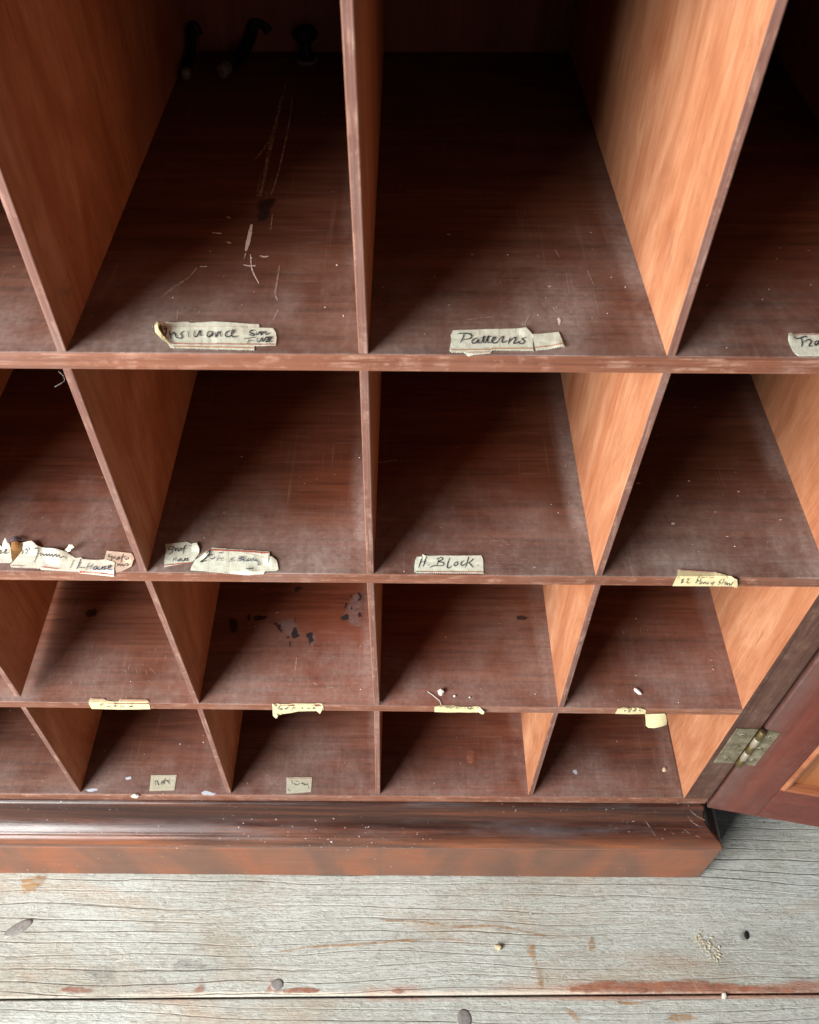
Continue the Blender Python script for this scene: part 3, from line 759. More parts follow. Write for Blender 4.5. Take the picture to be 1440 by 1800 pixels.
L = Label(1370, 570, 20.57, 'S3', 'greenish label beginning Tra, cut by the right edge of the photo', 3, [(330, 480, 300, .0012)])
L.paper([(310, 390), (400, 360), (900, 352), (1500, 350), (2200, 352), (2400, 700), (2380, 1160), (1400, 1165), (700, 1165), (580, 1090), (470, 950), (380, 760), (300, 600)], 'paper_green')
L.lines('red_border', [[(440, 410), (800, 408), (2300, 405)]], 42, 'pink_line', taper=False)
L.lines('handwriting', [[(500, 516), (600, 555), (740, 545), (830, 500), (930, 485), (990, 525)], [(780, 540), (812, 700), (790, 860)],
    [(900, 685), (1010, 590), (1135, 660), (1060, 800), (1100, 832), (1180, 820)], [(1400, 650), (1310, 650), (1265, 750), (1310, 805), (1390, 700), (1425, 640), (1425, 840)]], 50, 'ink')

# --- middle shelf labels
L = Label(0, 930, 5.538, 'S2', 'torn buckled label ending in House, peeling from the left part of the middle shelf', 4,
          [(330, 150, 120, .0035), (560, 215, 150, .003), (715, 190, 70, .005), (160, 140, 90, .003)])
L.paper([(205, 150), (230, 138), (320, 140), (370, 180), (450, 192), (560, 215), (650, 235), (700, 262), (745, 290), (760, 300), (752, 405), (740, 415), (570, 408), (400, 400)]
        + teeth((395, 392), (100, 378), 16, 7) + [(100, 350), (130, 320), (180, 260), (210, 200)], 'paper_white')
L.paper([(735, 290), (790, 284), (812, 300), (920, 308), (1000, 305), (1030, 300), (1120, 332), (1108, 466)] + teeth((1108, 466), (770, 432), 16, 7) + [(742, 410)], 'paper_white', .0006)
L.paper([(104, 150), (160, 140), (230, 155), (212, 218), (170, 270), (125, 322), (114, 290)], 'paper_brown', .0002, 4, 'gum_stain')
L.paper([(98, 124), (120, 105), (165, 92), (205, 98), (240, 100), (236, 130), (180, 138), (110, 152)], 'paper_dark', .0016, 4, 'curled_flap')
L.paper([(640, 226), (672, 205), (690, 190), (712, 200), (722, 190), (738, 175), (750, 178), (738, 212), (705, 226), (690, 236), (668, 242)], 'paper_white', .0014, 3.5, 'curled_flap')
L.lines('red_border', [[(405, 378), (480, 386), (570, 398)], [(775, 421), (940, 430), (1108, 446)]], 8, 'red_line', .0007, False)
L.lines('red_border', [[(240, 152), (312, 156)], [(110, 362), (240, 366)]], 7, 'pink_line', taper=False)
L.lines('handwriting', [[(228, 208), (222, 235), (214, 252)], [(244, 214), (262, 202), (266, 228), (250, 250)], [(278, 196), (292, 206), (282, 226)], [(276, 248)],
    [(342, 216), (358, 204), (382, 214), (356, 280), (334, 332)], [(384, 252), (400, 240), (400, 266), (424, 246), (430, 270), (454, 250), (460, 275), (484, 256), (490, 280), (514, 262), (520, 286), (548, 266), (556, 290), (580, 272), (592, 296), (620, 280), (652, 300)],
    [(722, 310), (686, 386)]], 8, 'ink_grey')
L.lines('handwriting', [[(792, 298), (776, 350), (750, 402)], [(778, 384), (832, 390)], [(872, 340), (840, 408)], [(906, 346), (884, 402)], [(850, 380), (902, 370)],
    [(932, 370), (910, 394), (930, 406), (946, 386), (934, 370)], [(960, 374), (955, 400), (984, 402), (1002, 376), (1002, 406)], [(1042, 370), (1014, 385), (1032, 400), (1008, 408)],
    [(1048, 396), (1086, 376), (1070, 364), (1054, 400), (1098, 406)]], 10, 'ink_blue', .00085)

L = Label(0, 930, 5.538, 'S2', 'small white label scrap at the left edge of the middle shelf, pointed corner standing up', 5, [(70, 130, 80, .005)])
L.paper([(-40, 165), (-5, 150), (22, 182), (48, 150), (70, 120), (100, 160), (112, 240), (120, 320), (100, 332), (-40, 332)], 'paper_white')
L.lines('handwriting', [[(-4, 214), (8, 216), (2, 244), (34, 236)], [(34, 238), (70, 212), (56, 204), (50, 244), (82, 238)]], 9, 'ink_grey')

L = Label(0, 930, 5.538, 'S2', 'pinkish scrap reading Grafton House beside the divider foot on the middle shelf', 6, [(1290, 300, 90, .0015)])
L.paper([(1040, 215), (1160, 226), (1280, 240), (1300, 268), (1312, 300), (1282, 368), (1190, 415), (1130, 422), (1112, 345), (1060, 318), (1018, 300)], 'paper_pink', .0001)
L.lines('handwriting', [[(1082, 250), (1060, 256), (1060, 280), (1084, 270), (1086, 300), (1060, 322)], [(1100, 268), (1110, 292), (1126, 266)],
    [(1150, 276), (1130, 296), (1150, 302), (1162, 276), (1164, 302)], [(1206, 248), (1190, 280), (1180, 334)], [(1166, 292), (1204, 284)], [(1218, 266), (1216, 302)], [(1200, 278), (1238, 272)],
    [(1244, 284), (1226, 304), (1250, 306), (1254, 286)], [(1150, 338), (1146, 364), (1166, 346), (1172, 366), (1192, 350), (1202, 366), (1230, 346), (1250, 350), (1232, 366), (1268, 356)]], 8, 'ink_grey')

L = Label(270, 930, 6, 'S2', 'grey-green square scrap reading Graf Hous, left of the A Block label', 7, [(470, 180, 90, .0015)])
L.paper([(125, 162), (240, 150), (355, 138), (400, 160), (460, 155), (476, 190), (486, 222), (480, 262), (452, 300), (432, 330), (402, 356), (250, 378), (115, 402), (114, 330), (130, 250)], 'paper_green')
L.lines('red_border', [[(115, 389), (260, 373), (396, 361)]], 9, 'red_line', taper=False)
L.lines('handwriting', [[(206, 190), (172, 196), (164, 224), (198, 216), (208, 190), (196, 250), (166, 276)], [(226, 198), (230, 240), (240, 214), (256, 204)],
    [(282, 206), (256, 224), (270, 240), (294, 210), (302, 242)], [(352, 178), (328, 192), (314, 272)], [(300, 216), (350, 210)], [(376, 186)], [(398, 182)],
    [(218, 308), (206, 348)], [(238, 304), (236, 346)], [(210, 330), (240, 320)], [(276, 320), (256, 338), (274, 346), (284, 326), (272, 318)], [(300, 314), (300, 344), (324, 340), (332, 314), (338, 346)], [(372, 310), (350, 320), (366, 335), (344, 346)]], 9, 'ink')

L = Label(270, 930, 6, 'S2', 'creased pale label reading W. A. Block with a red line along its top', 8, [(1240, 330, 90, .0015), (560, 260, 80, .001), (1000, 485, 120, .0012)], base=.0007)
L.paper([(605, 214)] + teeth((1215, 246), (612, 206), 16, 6)[::-1] + [(1222, 244), (1226, 300), (1252, 304), (1300, 340), (1312, 390), (1318, 430), (1300, 445), (1180, 450), (1160, 474), (1000, 486), (780, 470), (560, 452), (390, 440), (402, 400), (440, 330), (520, 282)], 'paper_green')
L.lines('red_border', [[(600, 230), (800, 238), (1000, 248), (1215, 264)]], 15, 'red_line', taper=False)
L.lines('crease', [[(470, 300), (605, 232)], [(580, 300), (560, 380), (572, 452)], [(1200, 280), (1195, 450)], [(780, 250), (775, 460)], [(940, 260), (1060, 290), (1190, 325)]], 4, 'paper_pink', .00008, False)
L.lines('handwriting', [[(566, 272), (600, 238), (588, 282), (548, 322), (498, 360), (560, 344)], [(580, 292), (628, 286)]], 13, 'ink')
L.lines('handwriting', [[(598, 318), (622, 328), (652, 300)], [(692, 288), (664, 352)], [(728, 308), (714, 352)], [(672, 326), (726, 320)], [(690, 268), (708, 260), (730, 270)], [(744, 340)],
    [(832, 308), (800, 358)], [(832, 308), (832, 358)], [(812, 336), (834, 330)], [(856, 308)], [(856, 346)],
    [(906, 300), (890, 352)], [(900, 304), (942, 310), (906, 326), (946, 336), (894, 352)], [(962, 300), (950, 344), (972, 352)], [(1002, 320), (980, 344), (1006, 346), (1008, 320)],
    [(1052, 320), (1026, 340), (1046, 356)], [(1064, 300), (1056, 352)], [(1092, 324), (1066, 340), (1100, 352), (1116, 390), (1094, 386)]], 9, 'ink_blue')
L.lines('handwriting', [[(974, 430), (1010, 438), (1062, 424)], [(1222, 288), (1214, 372)], [(736, 242), (738, 256)], [(1140, 258), (1142, 276)], [(940, 244), (944, 262)]], 8, 'ink')

L = Label(700, 950, 7.2, 'S2', 'neat greenish label reading H. Block.', 9, [(320, 195, 60, .0012)])
L.paper([(236, 212), (270, 210), (298, 218), (308, 188), (342, 202), (520, 196), (800, 197), (1050, 195), (1068, 230), (1076, 270), (1080, 428)] + teeth((1078, 428), (210, 420), 26, 12) + [(204, 400), (205, 330), (216, 260)], 'paper_green')
L.lines('red_border', [[(300, 404), (700, 406), (1080, 408)]], 9, 'red_line', taper=False)
L.lines('grey_border', [[(215, 402), (298, 403)]], 8, 'ink_grey', taper=False)
L.lines('handwriting', [[(302, 222), (282, 280), (258, 354)], [(352, 222), (332, 290), (312, 342)], [(284, 286), (338, 274)], [(382, 322)], [(398, 352), (440, 332), (492, 328)],
    [(512, 228), (490, 330)], [(482, 246), (542, 224), (562, 250), (502, 276), (572, 292), (562, 326), (490, 332)], [(652, 228), (626, 300), (620, 346), (646, 358), (672, 328)],
    [(732, 278), (704, 310), (720, 332), (746, 316), (748, 286), (726, 278)], [(832, 264), (800, 284), (794, 316), (820, 326), (852, 298)], [(892, 213), (872, 280), (848, 350)], [(948, 240), (922, 270), (890, 292)], [(888, 288), (918, 316), (948, 354)], [(1002, 325)]], 12, 'ink')

L = Label(1160, 980, 8, 'S2', 'yellowed label reading 82 Ebury Street folded over the shelf edge', 10, [(1060, 330, 120, .0025), (860, 230, 120, .001)], base=.0005)
L.paper([(250, 182)] + teeth((700, 212), (262, 178), 18, 6)[::-1] + [(760, 215), (850, 240), (960, 265), (1040, 288), (1088, 308), (1100, 400), (1080, 432), (1066, 420), (1052, 428), (1044, 410), (1000, 406), (600, 404), (180, 402), (205, 345), (232, 290), (246, 250)], 'paper_yellow')
L.lines('red_border', [[(270, 190), (500, 205), (790, 224)]], 16, 'pink_line', taper=False)
L.lines('handwriting', [[(328, 304), (304, 318), (326, 344), (300, 362), (308, 338), (332, 306)], [(372, 310), (392, 302), (398, 320), (376, 356), (414, 360)],
    [(556, 268), (530, 300), (520, 322), (542, 330), (500, 352), (520, 362)], [(582, 282), (560, 372), (592, 356), (574, 340)], [(606, 344), (612, 372), (636, 346), (646, 376)], [(660, 350), (668, 378), (690, 350)], [(716, 350), (724, 376), (756, 344), (730, 402)],
    [(872, 306), (832, 344), (852, 364), (812, 386)], [(906, 298), (870, 384)], [(890, 360), (922, 344), (914, 386), (946, 354), (944, 392), (976, 360), (980, 396), (1032, 344), (998, 402)]], 10, 'ink_grey')

# --- lowest shelf front labels
L = Label(140, 1200, 9, 'S1', 'cream label with two red tabs along its top, on the lowest shelf edge', 11, [], base=.0005)
L.paper([(150, 285), (175, 250), (280, 252), (390, 255), (418, 286), (560, 306), (606, 310), (626, 285), (640, 258), (850, 264), (1065, 270), (1098, 308), (1118, 420), (900, 424), (640, 426), (190, 415), (160, 360), (145, 320)], 'paper_yellow')
L.lines('red_border', [[(185, 268), (392, 270)], [(645, 280), (1060, 290)]], 18, 'pink_line', taper=False)
L.lines('crease', [[(606, 312), (632, 370), (640, 424)]], 5, 'paper_pink', .00008, False)
L.lines('handwriting', [[(316, 350), (326, 388)], [(308, 352), (344, 344), (356, 358), (326, 372)], [(384, 368), (390, 386)], [(418, 386), (440, 370), (454, 386), (480, 370), (502, 386)], [(534, 386), (546, 356), (560, 386), (580, 366), (602, 386)], [(642, 340), (652, 386)], [(688, 374), (670, 388), (692, 390)], [(732, 378), (752, 386)], [(814, 322), (822, 382), (780, 382), (814, 374), (852, 386)]], 9, 'ink_grey')

L = Label(450, 1210, 9, 'S1', 'cream label hanging slantwise below the shelf edge with curled left corner', 12, [(310, 460, 80, .004), (1020, 380, 60, .002)], base=.0006)
L.paper([(260, 250), (330, 246), (400, 256), (500, 258), (650, 240), (850, 243), (1060, 246), (1070, 340), (1034, 362), (1012, 406), (986, 382), (960, 360), (800, 362), (670, 366), (540, 392), (420, 406), (372, 424), (345, 442), (340, 472), (312, 476), (268, 432), (262, 340)], 'paper_yellow')
L.lines('crease', [[(668, 250), (672, 364)], [(300, 420), (420, 402)]], 5, 'paper_pink', .00008, False)
L.lines('handwriting', [[(340, 330), (362, 284), (372, 300), (356, 320), (384, 336), (410, 346)], [(386, 322), (404, 318), (402, 340), (420, 330)], [(446, 336), (462, 316), (470, 334), (500, 300), (492, 340)], [(560, 356), (590, 300), (624, 336)], [(700, 318), (730, 312), (740, 330)], [(790, 288)], [(800, 326), (824, 316), (852, 326)], [(890, 326), (912, 300), (916, 328), (944, 320)]], 9, 'ink_blue')

L = Label(740, 1200, 9, 'S1', 'narrow cream label with curled right end below the white crumb', 13, [(985, 480, 90, .0035)], base=.0005)
L.paper([(215, 382), (260, 372), (350, 365), (440, 368), (520, 362), (640, 385), (780, 386), (910, 378), (960, 420), (1002, 465), (1000, 490), (970, 505), (915, 470), (760, 474), (620, 470), (420, 473), (215, 465)], 'paper_yellow')
L.lines('handwriting', [[(300, 392), (320, 386)], [(370, 396), (400, 386), (420, 402), (450, 390), (470, 408), (500, 388), (510, 406)], [(540, 400), (580, 406), (606, 396)], [(620, 412), (640, 394)], [(670, 410), (700, 398)], [(720, 416), (740, 396), (760, 420), (790, 400), (780, 426), (830, 404)]], 9, 'ink_grey')

L = Label(1060, 1200, 9, 'S1', 'short cream label with a blank flap hanging from its right end', 14, [(900, 700, 260, .0035)], base=.0005)
L.paper([(195, 492), (218, 450), (240, 412), (320, 393), (380, 402), (430, 412), (470, 400), (600, 400), (650, 420), (684, 442), (672, 496), (400, 500)], 'paper_yellow')
L.paper([(668, 500), (820, 496), (980, 490), (1000, 530), (1010, 600), (1008, 662), (950, 690), (820, 720), (720, 716), (680, 682), (676, 600)], 'paper_yellow', .0003, 4, 'hanging_flap')
L.lines('handwriting', [[(335, 436), (348, 456), (366, 436)], [(400, 440), (416, 432), (424, 456), (410, 470), (402, 452)], [(462, 460), (484, 436), (500, 458), (516, 440)], [(560, 446), (580, 436), (592, 460)], [(622, 446), (630, 456)]], 9, 'ink_grey')

# --- stamp-like slips on the bottom board
L = Label(240, 1340, 14.4, 'S0', 'small printed slip lying on the bottom board, second pigeonhole from the left', 15, [], 'flat')
L.paper([(372, 332), (700, 330), (1022, 325), (990, 520), (960, 715), (640, 724), (328, 732), (350, 530)], 'paper_tan')
L.lines('printed_border', [[(420, 372), (985, 368), (930, 668), (400, 680), (420, 372)]], 7, 'paper_pink', taper=False)
L.lines('print_marks', [[(470, 470), (482, 600)], [(486, 500), (520, 478), (562, 600)], [(540, 510), (572, 590)], [(612, 570), (640, 500), (690, 480), (640, 580)], [(724, 410), (700, 570)], [(700, 500), (760, 470), (850, 566)], [(822, 440), (834, 510)], [(650, 520), (720, 540)]], 18, 'ink_grey')
L = Label(480, 1340, 14.4, 'S0', 'small printed slip lying on the bottom board, third pigeonhole from the left', 16, [], 'flat')
L.paper([(345, 388), (660, 384), (988, 385), (976, 570), (962, 756), (650, 782), (335, 802), (340, 600)], 'paper_tan')
L.lines('printed_border', [[(380, 425), (700, 418), (960, 420)]], 14, 'pink_line', taper=False)
L.lines('print_marks', [[(476, 470), (484, 570)], [(520, 540), (600, 584), (680, 540)], [(560, 478), (650, 505)], [(700, 540), (780, 560), (860, 590)], [(862, 540), (912, 690)], [(740, 518), (800, 604)], [(370, 680), (430, 745)]], 16, 'ink_grey')

# ------------------------------------------------------------------ marks on the shelves
def marks(name, lv, mat, strokes, width, eps=.0003, parent=None, label=None, joined=False):
    f = lambda p: on_level(p[0], p[1], lv, eps); made = []
    for grp in ([strokes] if joined else [[st] for st in strokes]):
        bm = bmesh.new()
        for st in grp: ribbon(bm, st, width, f)
        up_faces(bm); o = link(name, bm, M[mat], parent or SH[lv]); tag(o, label, kind='stuff' if joined else None); made.append(o)
    return made
def blot(name, lv, mat, outlines, eps=.0003, parent=None, label=None, grid=4, fade=None):
    for ol in outlines:
        bm = bmesh.new(); q = [tuple(p) for p in smooth(ol + [ol[0]], 4)[:-1]]
        x0, x1 = min(p[0] for p in q), max(p[0] for p in q); y0, y1 = min(p[1] for p in q), max(p[1] for p in q)
        size = min(x1-x0, y1-y0)
        poly_mesh(bm, q, lambda p: on_level(p[0], p[1], lv, eps), max(1.3, min(grid, size/5)), fade or (min(.7, size*.06) if mat == 'ink_stain' else size*.26))
        up_faces(bm); o = link(name, bm, M[mat], parent or SH[lv]); tag(o, label)
for st in MOULD_SCRATCH:
    bm = bmesh.new(); ribbon(bm, st, 1.6, lambda p: on_moulding(p[0], p[1])); up_faces(bm)
    link('scratch', bm, M['scrape_faint'], cab)
def z8(rx, ry, s, pts): return [(rx+x/s, ry+y/s) for x, y in pts]
# Insurance cell: drag marks, blot, nicks (detail origin 280,0 scale 2.571)
a = lambda pts: z8(280, 0, 2.571, pts)
marks('drag_scrape', 'S3', 'scrape', [a([(575, 370), (545, 480), (520, 590), (490, 720), (470, 830), (452, 890)])], 6.5)
marks('drag_scrape', 'S3', 'scrape', [a([(605, 420), (590, 540), (560, 690), (530, 810), (505, 880)]), a([(495, 640), (460, 690), (430, 725)]), a([(460, 780), (440, 890)]), a([(512, 965), (504, 1040)])], 3.5)
marks('drag_scrape', 'S3', 'scrape_white', [a([(418, 1015), (405, 1080), (392, 1135)])], 7)
marks('scratch', 'S3', 'scrape_white', [a([(412, 1150), (420, 1220), (450, 1282)]), a([(392, 1145), (382, 1172)]), a([(380, 1198), (408, 1203), (436, 1202)]), a([(240, 1053), (280, 1056)]), a([(185, 1206), (216, 1205)]), a([(455, 1157), (476, 1162), (494, 1159)])], 2.2)
marks('scratch', 'S3', 'scrape', [a([(170, 1212), (140, 1250)]), a([(135, 1255), (60, 1305), (10, 1345)]), a([(545, 1200), (530, 1290), (525, 1330), (535, 1360)]), a([(540, 1400), (515, 1445)]), a([(85, 1400), (80, 1450)])], 3.4)
blot('dark_blot', 'S3', 'soft_stain', [a([(430, 910), (470, 885), (530, 885), (545, 915), (520, 950), (500, 1000), (450, 1025), (428, 1000)])])
blot('nick', 'S3', 'scrape', [a([(295, 980), (315, 976), (330, 986), (310, 992)]), a([(290, 1092), (315, 1090), (332, 1098), (318, 1106)]), a([(218, 1136), (235, 1134), (242, 1140), (228, 1143)])], grid=3)
# Patterns cell (origin 620,0 scale 2.571)
a = lambda pts: z8(620, 0, 2.571, pts)
marks('scratch', 'S3', 'scrape', [a([(835, 1345), (880, 1395), (930, 1440)]), a([(855, 1230), (858, 1300)]), a([(965, 1230), (975, 1300), (985, 1352)]), a([(1085, 1310), (1105, 1380), (1115, 1425)]), a([(985, 1360), (1022, 1360)]), a([(1045, 1340), (1080, 1325)])], 1.0)
marks('scratch', 'S3', 'scrape', [a([(805, 1420), (785, 1450), (778, 1480)]), a([(520, 1445), (640, 1432)]), a([(915, 1130), (935, 1165)]), a([(835, 1150), (840, 1165)]), a([(1060, 1220), (1090, 1290)])], 2.6)
blot('white_drip', 'S3', 'scrape_white', [a([(920, 1440), (935, 1435), (943, 1455), (933, 1480), (926, 1462)])], grid=3)
# ink stains in the third row (origin 350,1020 scale 4.645)
a = lambda pts: z8(350, 1020, 4.645, pts)
blot('bloom', 'S1', 'halo', [a([(1140, 330), (1170, 200), (1220, 110), (1300, 60), (1370, 90), (1370, 300), (1340, 420), (1220, 400)]), a([(590, 345), (660, 290), (800, 290), (860, 420), (800, 520), (690, 480)]), a([(860, 420), (950, 410), (970, 500), (900, 560)])], .00022)
blot('ink_stain', 'S1', 'ink_stain', [a([(585, 350), (620, 348), (660, 352), (668, 320), (676, 400), (700, 440), (750, 462), (752, 430), (772, 380), (778, 300), (792, 310), (790, 380), (825, 460), (790, 480), (750, 478), (705, 476), (660, 425), (625, 380)]),
     a([(440, 300), (480, 285), (530, 288), (570, 300), (530, 322), (460, 330)]), a([(392, 290), (412, 270), (420, 320), (402, 332)]),
     a([(860, 440), (895, 425), (940, 430), (930, 460), (945, 490), (915, 520), (898, 530), (890, 490)]), a([(735, 500), (748, 510), (748, 548), (738, 540)])])
blot('ink_stain', 'S1', 'ink_stain', [a([(1145, 315), (1180, 285), (1215, 275), (1225, 320), (1180, 328)]), a([(1200, 345), (1240, 310), (1290, 285), (1300, 235), (1320, 260), (1345, 275), (1335, 300), (1280, 315), (1220, 355)]),
     a([(1280, 105), (1310, 100), (1330, 125), (1322, 165), (1285, 170), (1308, 140)]), a([(1188, 200), (1205, 180), (1212, 200), (1190, 235)]), a([(1232, 125), (1245, 118), (1250, 138), (1238, 142)]), a([(1238, 215), (1250, 212), (1252, 240), (1240, 242)])], grid=6)
blot('dark_blot', 'S1', 'soft_stain', [a([(225, 320), (270, 300), (320, 320), (325, 400), (290, 440), (240, 420)]), a([(755, 55), (810, 35), (875, 50), (830, 90), (790, 130), (765, 100)]), a([(660, 120), (680, 105), (640, 190), (610, 270), (620, 200)])])
# other cells
blot('dark_blot', 'S1', 'soft_stain', [z8(0, 1000, 3, [(440, 230), (470, 205), (520, 215), (515, 250), (460, 265)]), z8(600, 900, 3, [(920, 550), (950, 540), (985, 555), (970, 575), (925, 572)])])
blot('dark_blot', 'S0', 'varnish_red', [z8(600, 900, 3, [(655, 1260), (680, 1245), (705, 1265), (705, 1320), (680, 1335), (655, 1310)])], label='reddish oval stain')
blot('blue_smear', 'S0', 'blue_smear', [z8(960, 900, 3, [(130, 1362), (160, 1352), (172, 1362), (168, 1388), (150, 1390)]), z8(0, 1000, 3, [(1055, 1180), (1085, 1165), (1130, 1178), (1160, 1185), (1110, 1200), (1065, 1195)]), z8(0, 1000, 3, [(655, 1100), (690, 1090), (695, 1110), (665, 1118)]), z8(0, 1000, 3, [(440, 1160), (500, 1155), (525, 1168), (470, 1180)])], grid=4)
a = lambda pts: z8(0, 1000, 3, pts)
sc = []
for i in range(26):
    x, y = random.uniform(420, 900), random.uniform(380, 660); an = random.gauss(1.5, .45); l = random.uniform(15, 45)
    sc.append(a([(x, y), (x+math.cos(an)*l*.5+random.uniform(-3, 3), y+math.sin(an)*l*.5), (x+math.cos(an)*l, y+math.sin(an)*l)]))
marks('fine_scratches', 'S1', 'scrape_faint', sc, 1.1, joined=True)
sc = []
for i in range(22):
    x, y = random.uniform(1100, 1260), random.uniform(1090, 1225); an = random.gauss(1.3, .35); l = random.uniform(4, 14)
    sc.append([(x, y), (x+math.cos(an)*l*.5, y+math.sin(an)*l*.5), (x+math.cos(an)*l, y+math.sin(an)*l)])
marks('fine_scratches', 'S1', 'scrape_faint', sc, 1.0, joined=True)
sc = []
for i in range(26):
    x, y = random.uniform(860, 930), random.uniform(945, 1003); l = random.uniform(5, 18)
    sc.append([(x, y), (x+l*.5, y+random.uniform(-1, 1)), (x+l, y+random.uniform(-1, 1))])
marks('fine_scratches', 'S2', 'scrape_faint', sc, 1.3, joined=True)
marks('scratch', 'S2', 'scrape', [[(660, 814), (690, 810), (705, 809)], [(797, 789), (803, 787), (808, 785)], [(507, 993), (518, 991), (522, 988)]], 1.6)
marks('scratch', 'S1', 'scrape', [z8(300, 900, 3, [(665, 765), (658, 840)]), z8(300, 900, 3, [(640, 880), (625, 915)]), z8(300, 900, 3, [(750, 900), (775, 912)]), z8(300, 900, 3, [(820, 930), (860, 925)])], 3)
# marks on the floor
fb = wide
a = lambda pts: z8(480, 1380, 3, pts)
marks('grain_stain', 'FL', 'varnish', [a([(40, 880), (200, 855), (400, 845), (560, 832), (700, 820), (860, 815), (1000, 822)]), a([(560, 715), (720, 718), (850, 735), (1000, 748), (1180, 745), (1330, 775), (1440, 800)])], 4.5, parent=fb)
blot('varnish_patch', 'FL', 'varnish', [a([(1320, 840), (1390, 820), (1400, 900), (1430, 980), (1440, 1070), (1390, 1075), (1375, 980), (1340, 900)]), z8(0, 1380, 3, [(95, 500), (140, 470), (250, 470), (225, 540), (150, 590), (105, 585)])], parent=fb)
blot('varnish_patch', 'FL', 'varnish_red', [z8(0, 1380, 3, [(990, 1095), (1040, 1045), (1062, 985), (1085, 1050), (1082, 1100), (1030, 1105)]), z8(0, 1380, 3, [(290, 1085), (370, 1060), (490, 1075), (480, 1100), (380, 1102)]), z8(0, 1380, 3, [(1370, 1100), (1410, 1050), (1440, 1000), (1470, 1060), (1520, 1080), (1500, 1105)]),
     z8(960, 1380, 3, [(60, 1085), (200, 1040), (350, 1020), (560, 1030), (760, 1015), (900, 1030), (1120, 1050), (1300, 1060), (1440, 1080), (1440, 1108), (700, 1110), (200, 1108)]), z8(480, 1380, 3, [(40, 1075), (160, 1062), (250, 1075), (230, 1100), (60, 1104)]), z8(480, 1380, 3, [(600, 1085), (660, 1068), (700, 1090), (660, 1110)])], parent=fb)
blot('white_scuff', 'FL', 'white_wear', [z8(960, 1380, 3, [(760, 640), (900, 690), (980, 800), (960, 900), (860, 860), (800, 760)]), z8(480, 1380, 3, [(760, 760), (900, 770), (980, 860), (860, 900), (740, 860)])], parent=fb)
blot('grey_dirt', 'FL', 'grey_dirt', [z8(960, 1380, 3, [(1010, 790), (1045, 740), (1085, 790), (1060, 825), (1020, 815)]), z8(0, 1380, 3, [(860, 960), (960, 900), (1100, 930), (1260, 980), (1100, 1010), (930, 1000)]), z8(960, 1380, 3, [(1390, 900), (1410, 920), (1440, 960), (1435, 970), (1400, 940)]), z8(0, 1380, 3, [(400, 960), (560, 930), (640, 1000), (560, 1080), (440, 1020)])], parent=fb)
marks('crack', 'FL', 'grey_dirt', [z8(480, 1380, 3, [(1050, 690), (1040, 760), (1062, 830)]), z8(480, 1380, 3, [(1062, 830), (1200, 858), (1320, 845)]), z8(960, 1380, 3, [(920, 1140), (890, 1210)])], 3.2, parent=fb)
blot('varnish_patch', 'FL', 'varnish', [z8(960, 1380, 3, [(60, 1170), (150, 1180), (190, 1240), (160, 1270), (100, 1210)]), z8(960, 1380, 3, [(330, 1130), (450, 1140), (560, 1150), (420, 1165)]), z8(960, 1380, 3, [(600, 1220), (720, 1200), (830, 1230), (700, 1260)])], parent=front_board)

# nails in the floor
def nail(px, py, rx, ry, ang, parent, mat='nail'):
    c = on_level(px, py, 'FL'); bm = bmesh.new(); rings = []
    for k, (s, h) in enumerate(((1, -.001), (1, .0002), (.8, .0006), (.4, .0007))):
        rings.append([bm.verts.new((c.x+(math.cos(t)*rx*s)*math.cos(ang)-(math.sin(t)*ry*s)*math.sin(ang), c.y+(math.cos(t)*rx*s)*math.sin(ang)+(math.sin(t)*ry*s)*math.cos(ang), c.z+h)) for t in [i*2*math.pi/14 for i in range(14)]])
    for A, B in zip(rings, rings[1:]):
        for i in range(14): bm.faces.new((A[i], A[(i+1) % 14], B[(i+1) % 14], B[i]))
    bm.faces.new(rings[-1]); bmesh.ops.recalc_face_normals(bm, faces=bm.faces)
    return link('nail_head', bm, M[mat], parent, True)
nail(32, 1632, .022, .0075, .55, wide)
nail(816, 1792, .0105, .0125, 0, front_board)
nail(487, 1731, .009, .007, .3, wide)
nail(1313, 1644, .0035, .006, -.2, wide, 'black')
blot('dent', 'FL', 'grey_dirt', [z8(960, 1380, 3, [(1005, 800), (1020, 760), (1045, 735), (1075, 770), (1090, 810), (1060, 835), (1025, 830)])], .0004, parent=wide)
blot('resin_knot', 'FL', 'varnish', [z8(960, 1380, 3, [(212, 850), (225, 820), (240, 790), (256, 815), (270, 860), (250, 884), (222, 880)])], .0004, parent=wide)
chunk0 = None

# ------------------------------------------------------------------ loose things
def chunk(name, pos, r, mat, label, cat, group=None, flat=.6, el=1., seed=0, an=0.):
    bm = bmesh.new(); bmesh.ops.create_icosphere(bm, subdivisions=2, radius=1)
    for v in bm.verts:
        k = 1 + .55*noise.noise(v.co*1.7+Vector((seed*3.1, 0, 0)))
        x, y, z = v.co*k; x *= el
        v.co = Vector((x*math.cos(an)-y*math.sin(an), x*math.sin(an)+y*math.cos(an), (z+.75)*flat))*r
    o = link(name, bm, M[mat]); o.location = pos; tag(o, label, cat, group); return o
G1 = 'crumbs lying on the shelves'
chunk('crumb', on_level(775, 1218, 'S1'), .0034, 'crumb', 'largest white plaster crumb, above the cream label with a curled right end', 'crumb', G1, .7, 1.2, 1, .4)
chunk('crumb', on_level(799, 1224, 'S1'), .0012, 'crumb', 'tiny white crumb just right of the largest plaster crumb', 'crumb', G1, .7, 1.2, 2)
chunk('crumb', on_level(826, 1226, 'S1'), .0010, 'crumb', 'tiny white crumb, the right one of two beside the largest crumb', 'crumb', G1, .7, 1.2, 3)
chunk('crumb', on_level(669, 1235, 'S1'), .0018, 'crumb', 'white crumb caught at the foot of the middle divider in the third row', 'crumb', G1, .8, 1., 4)
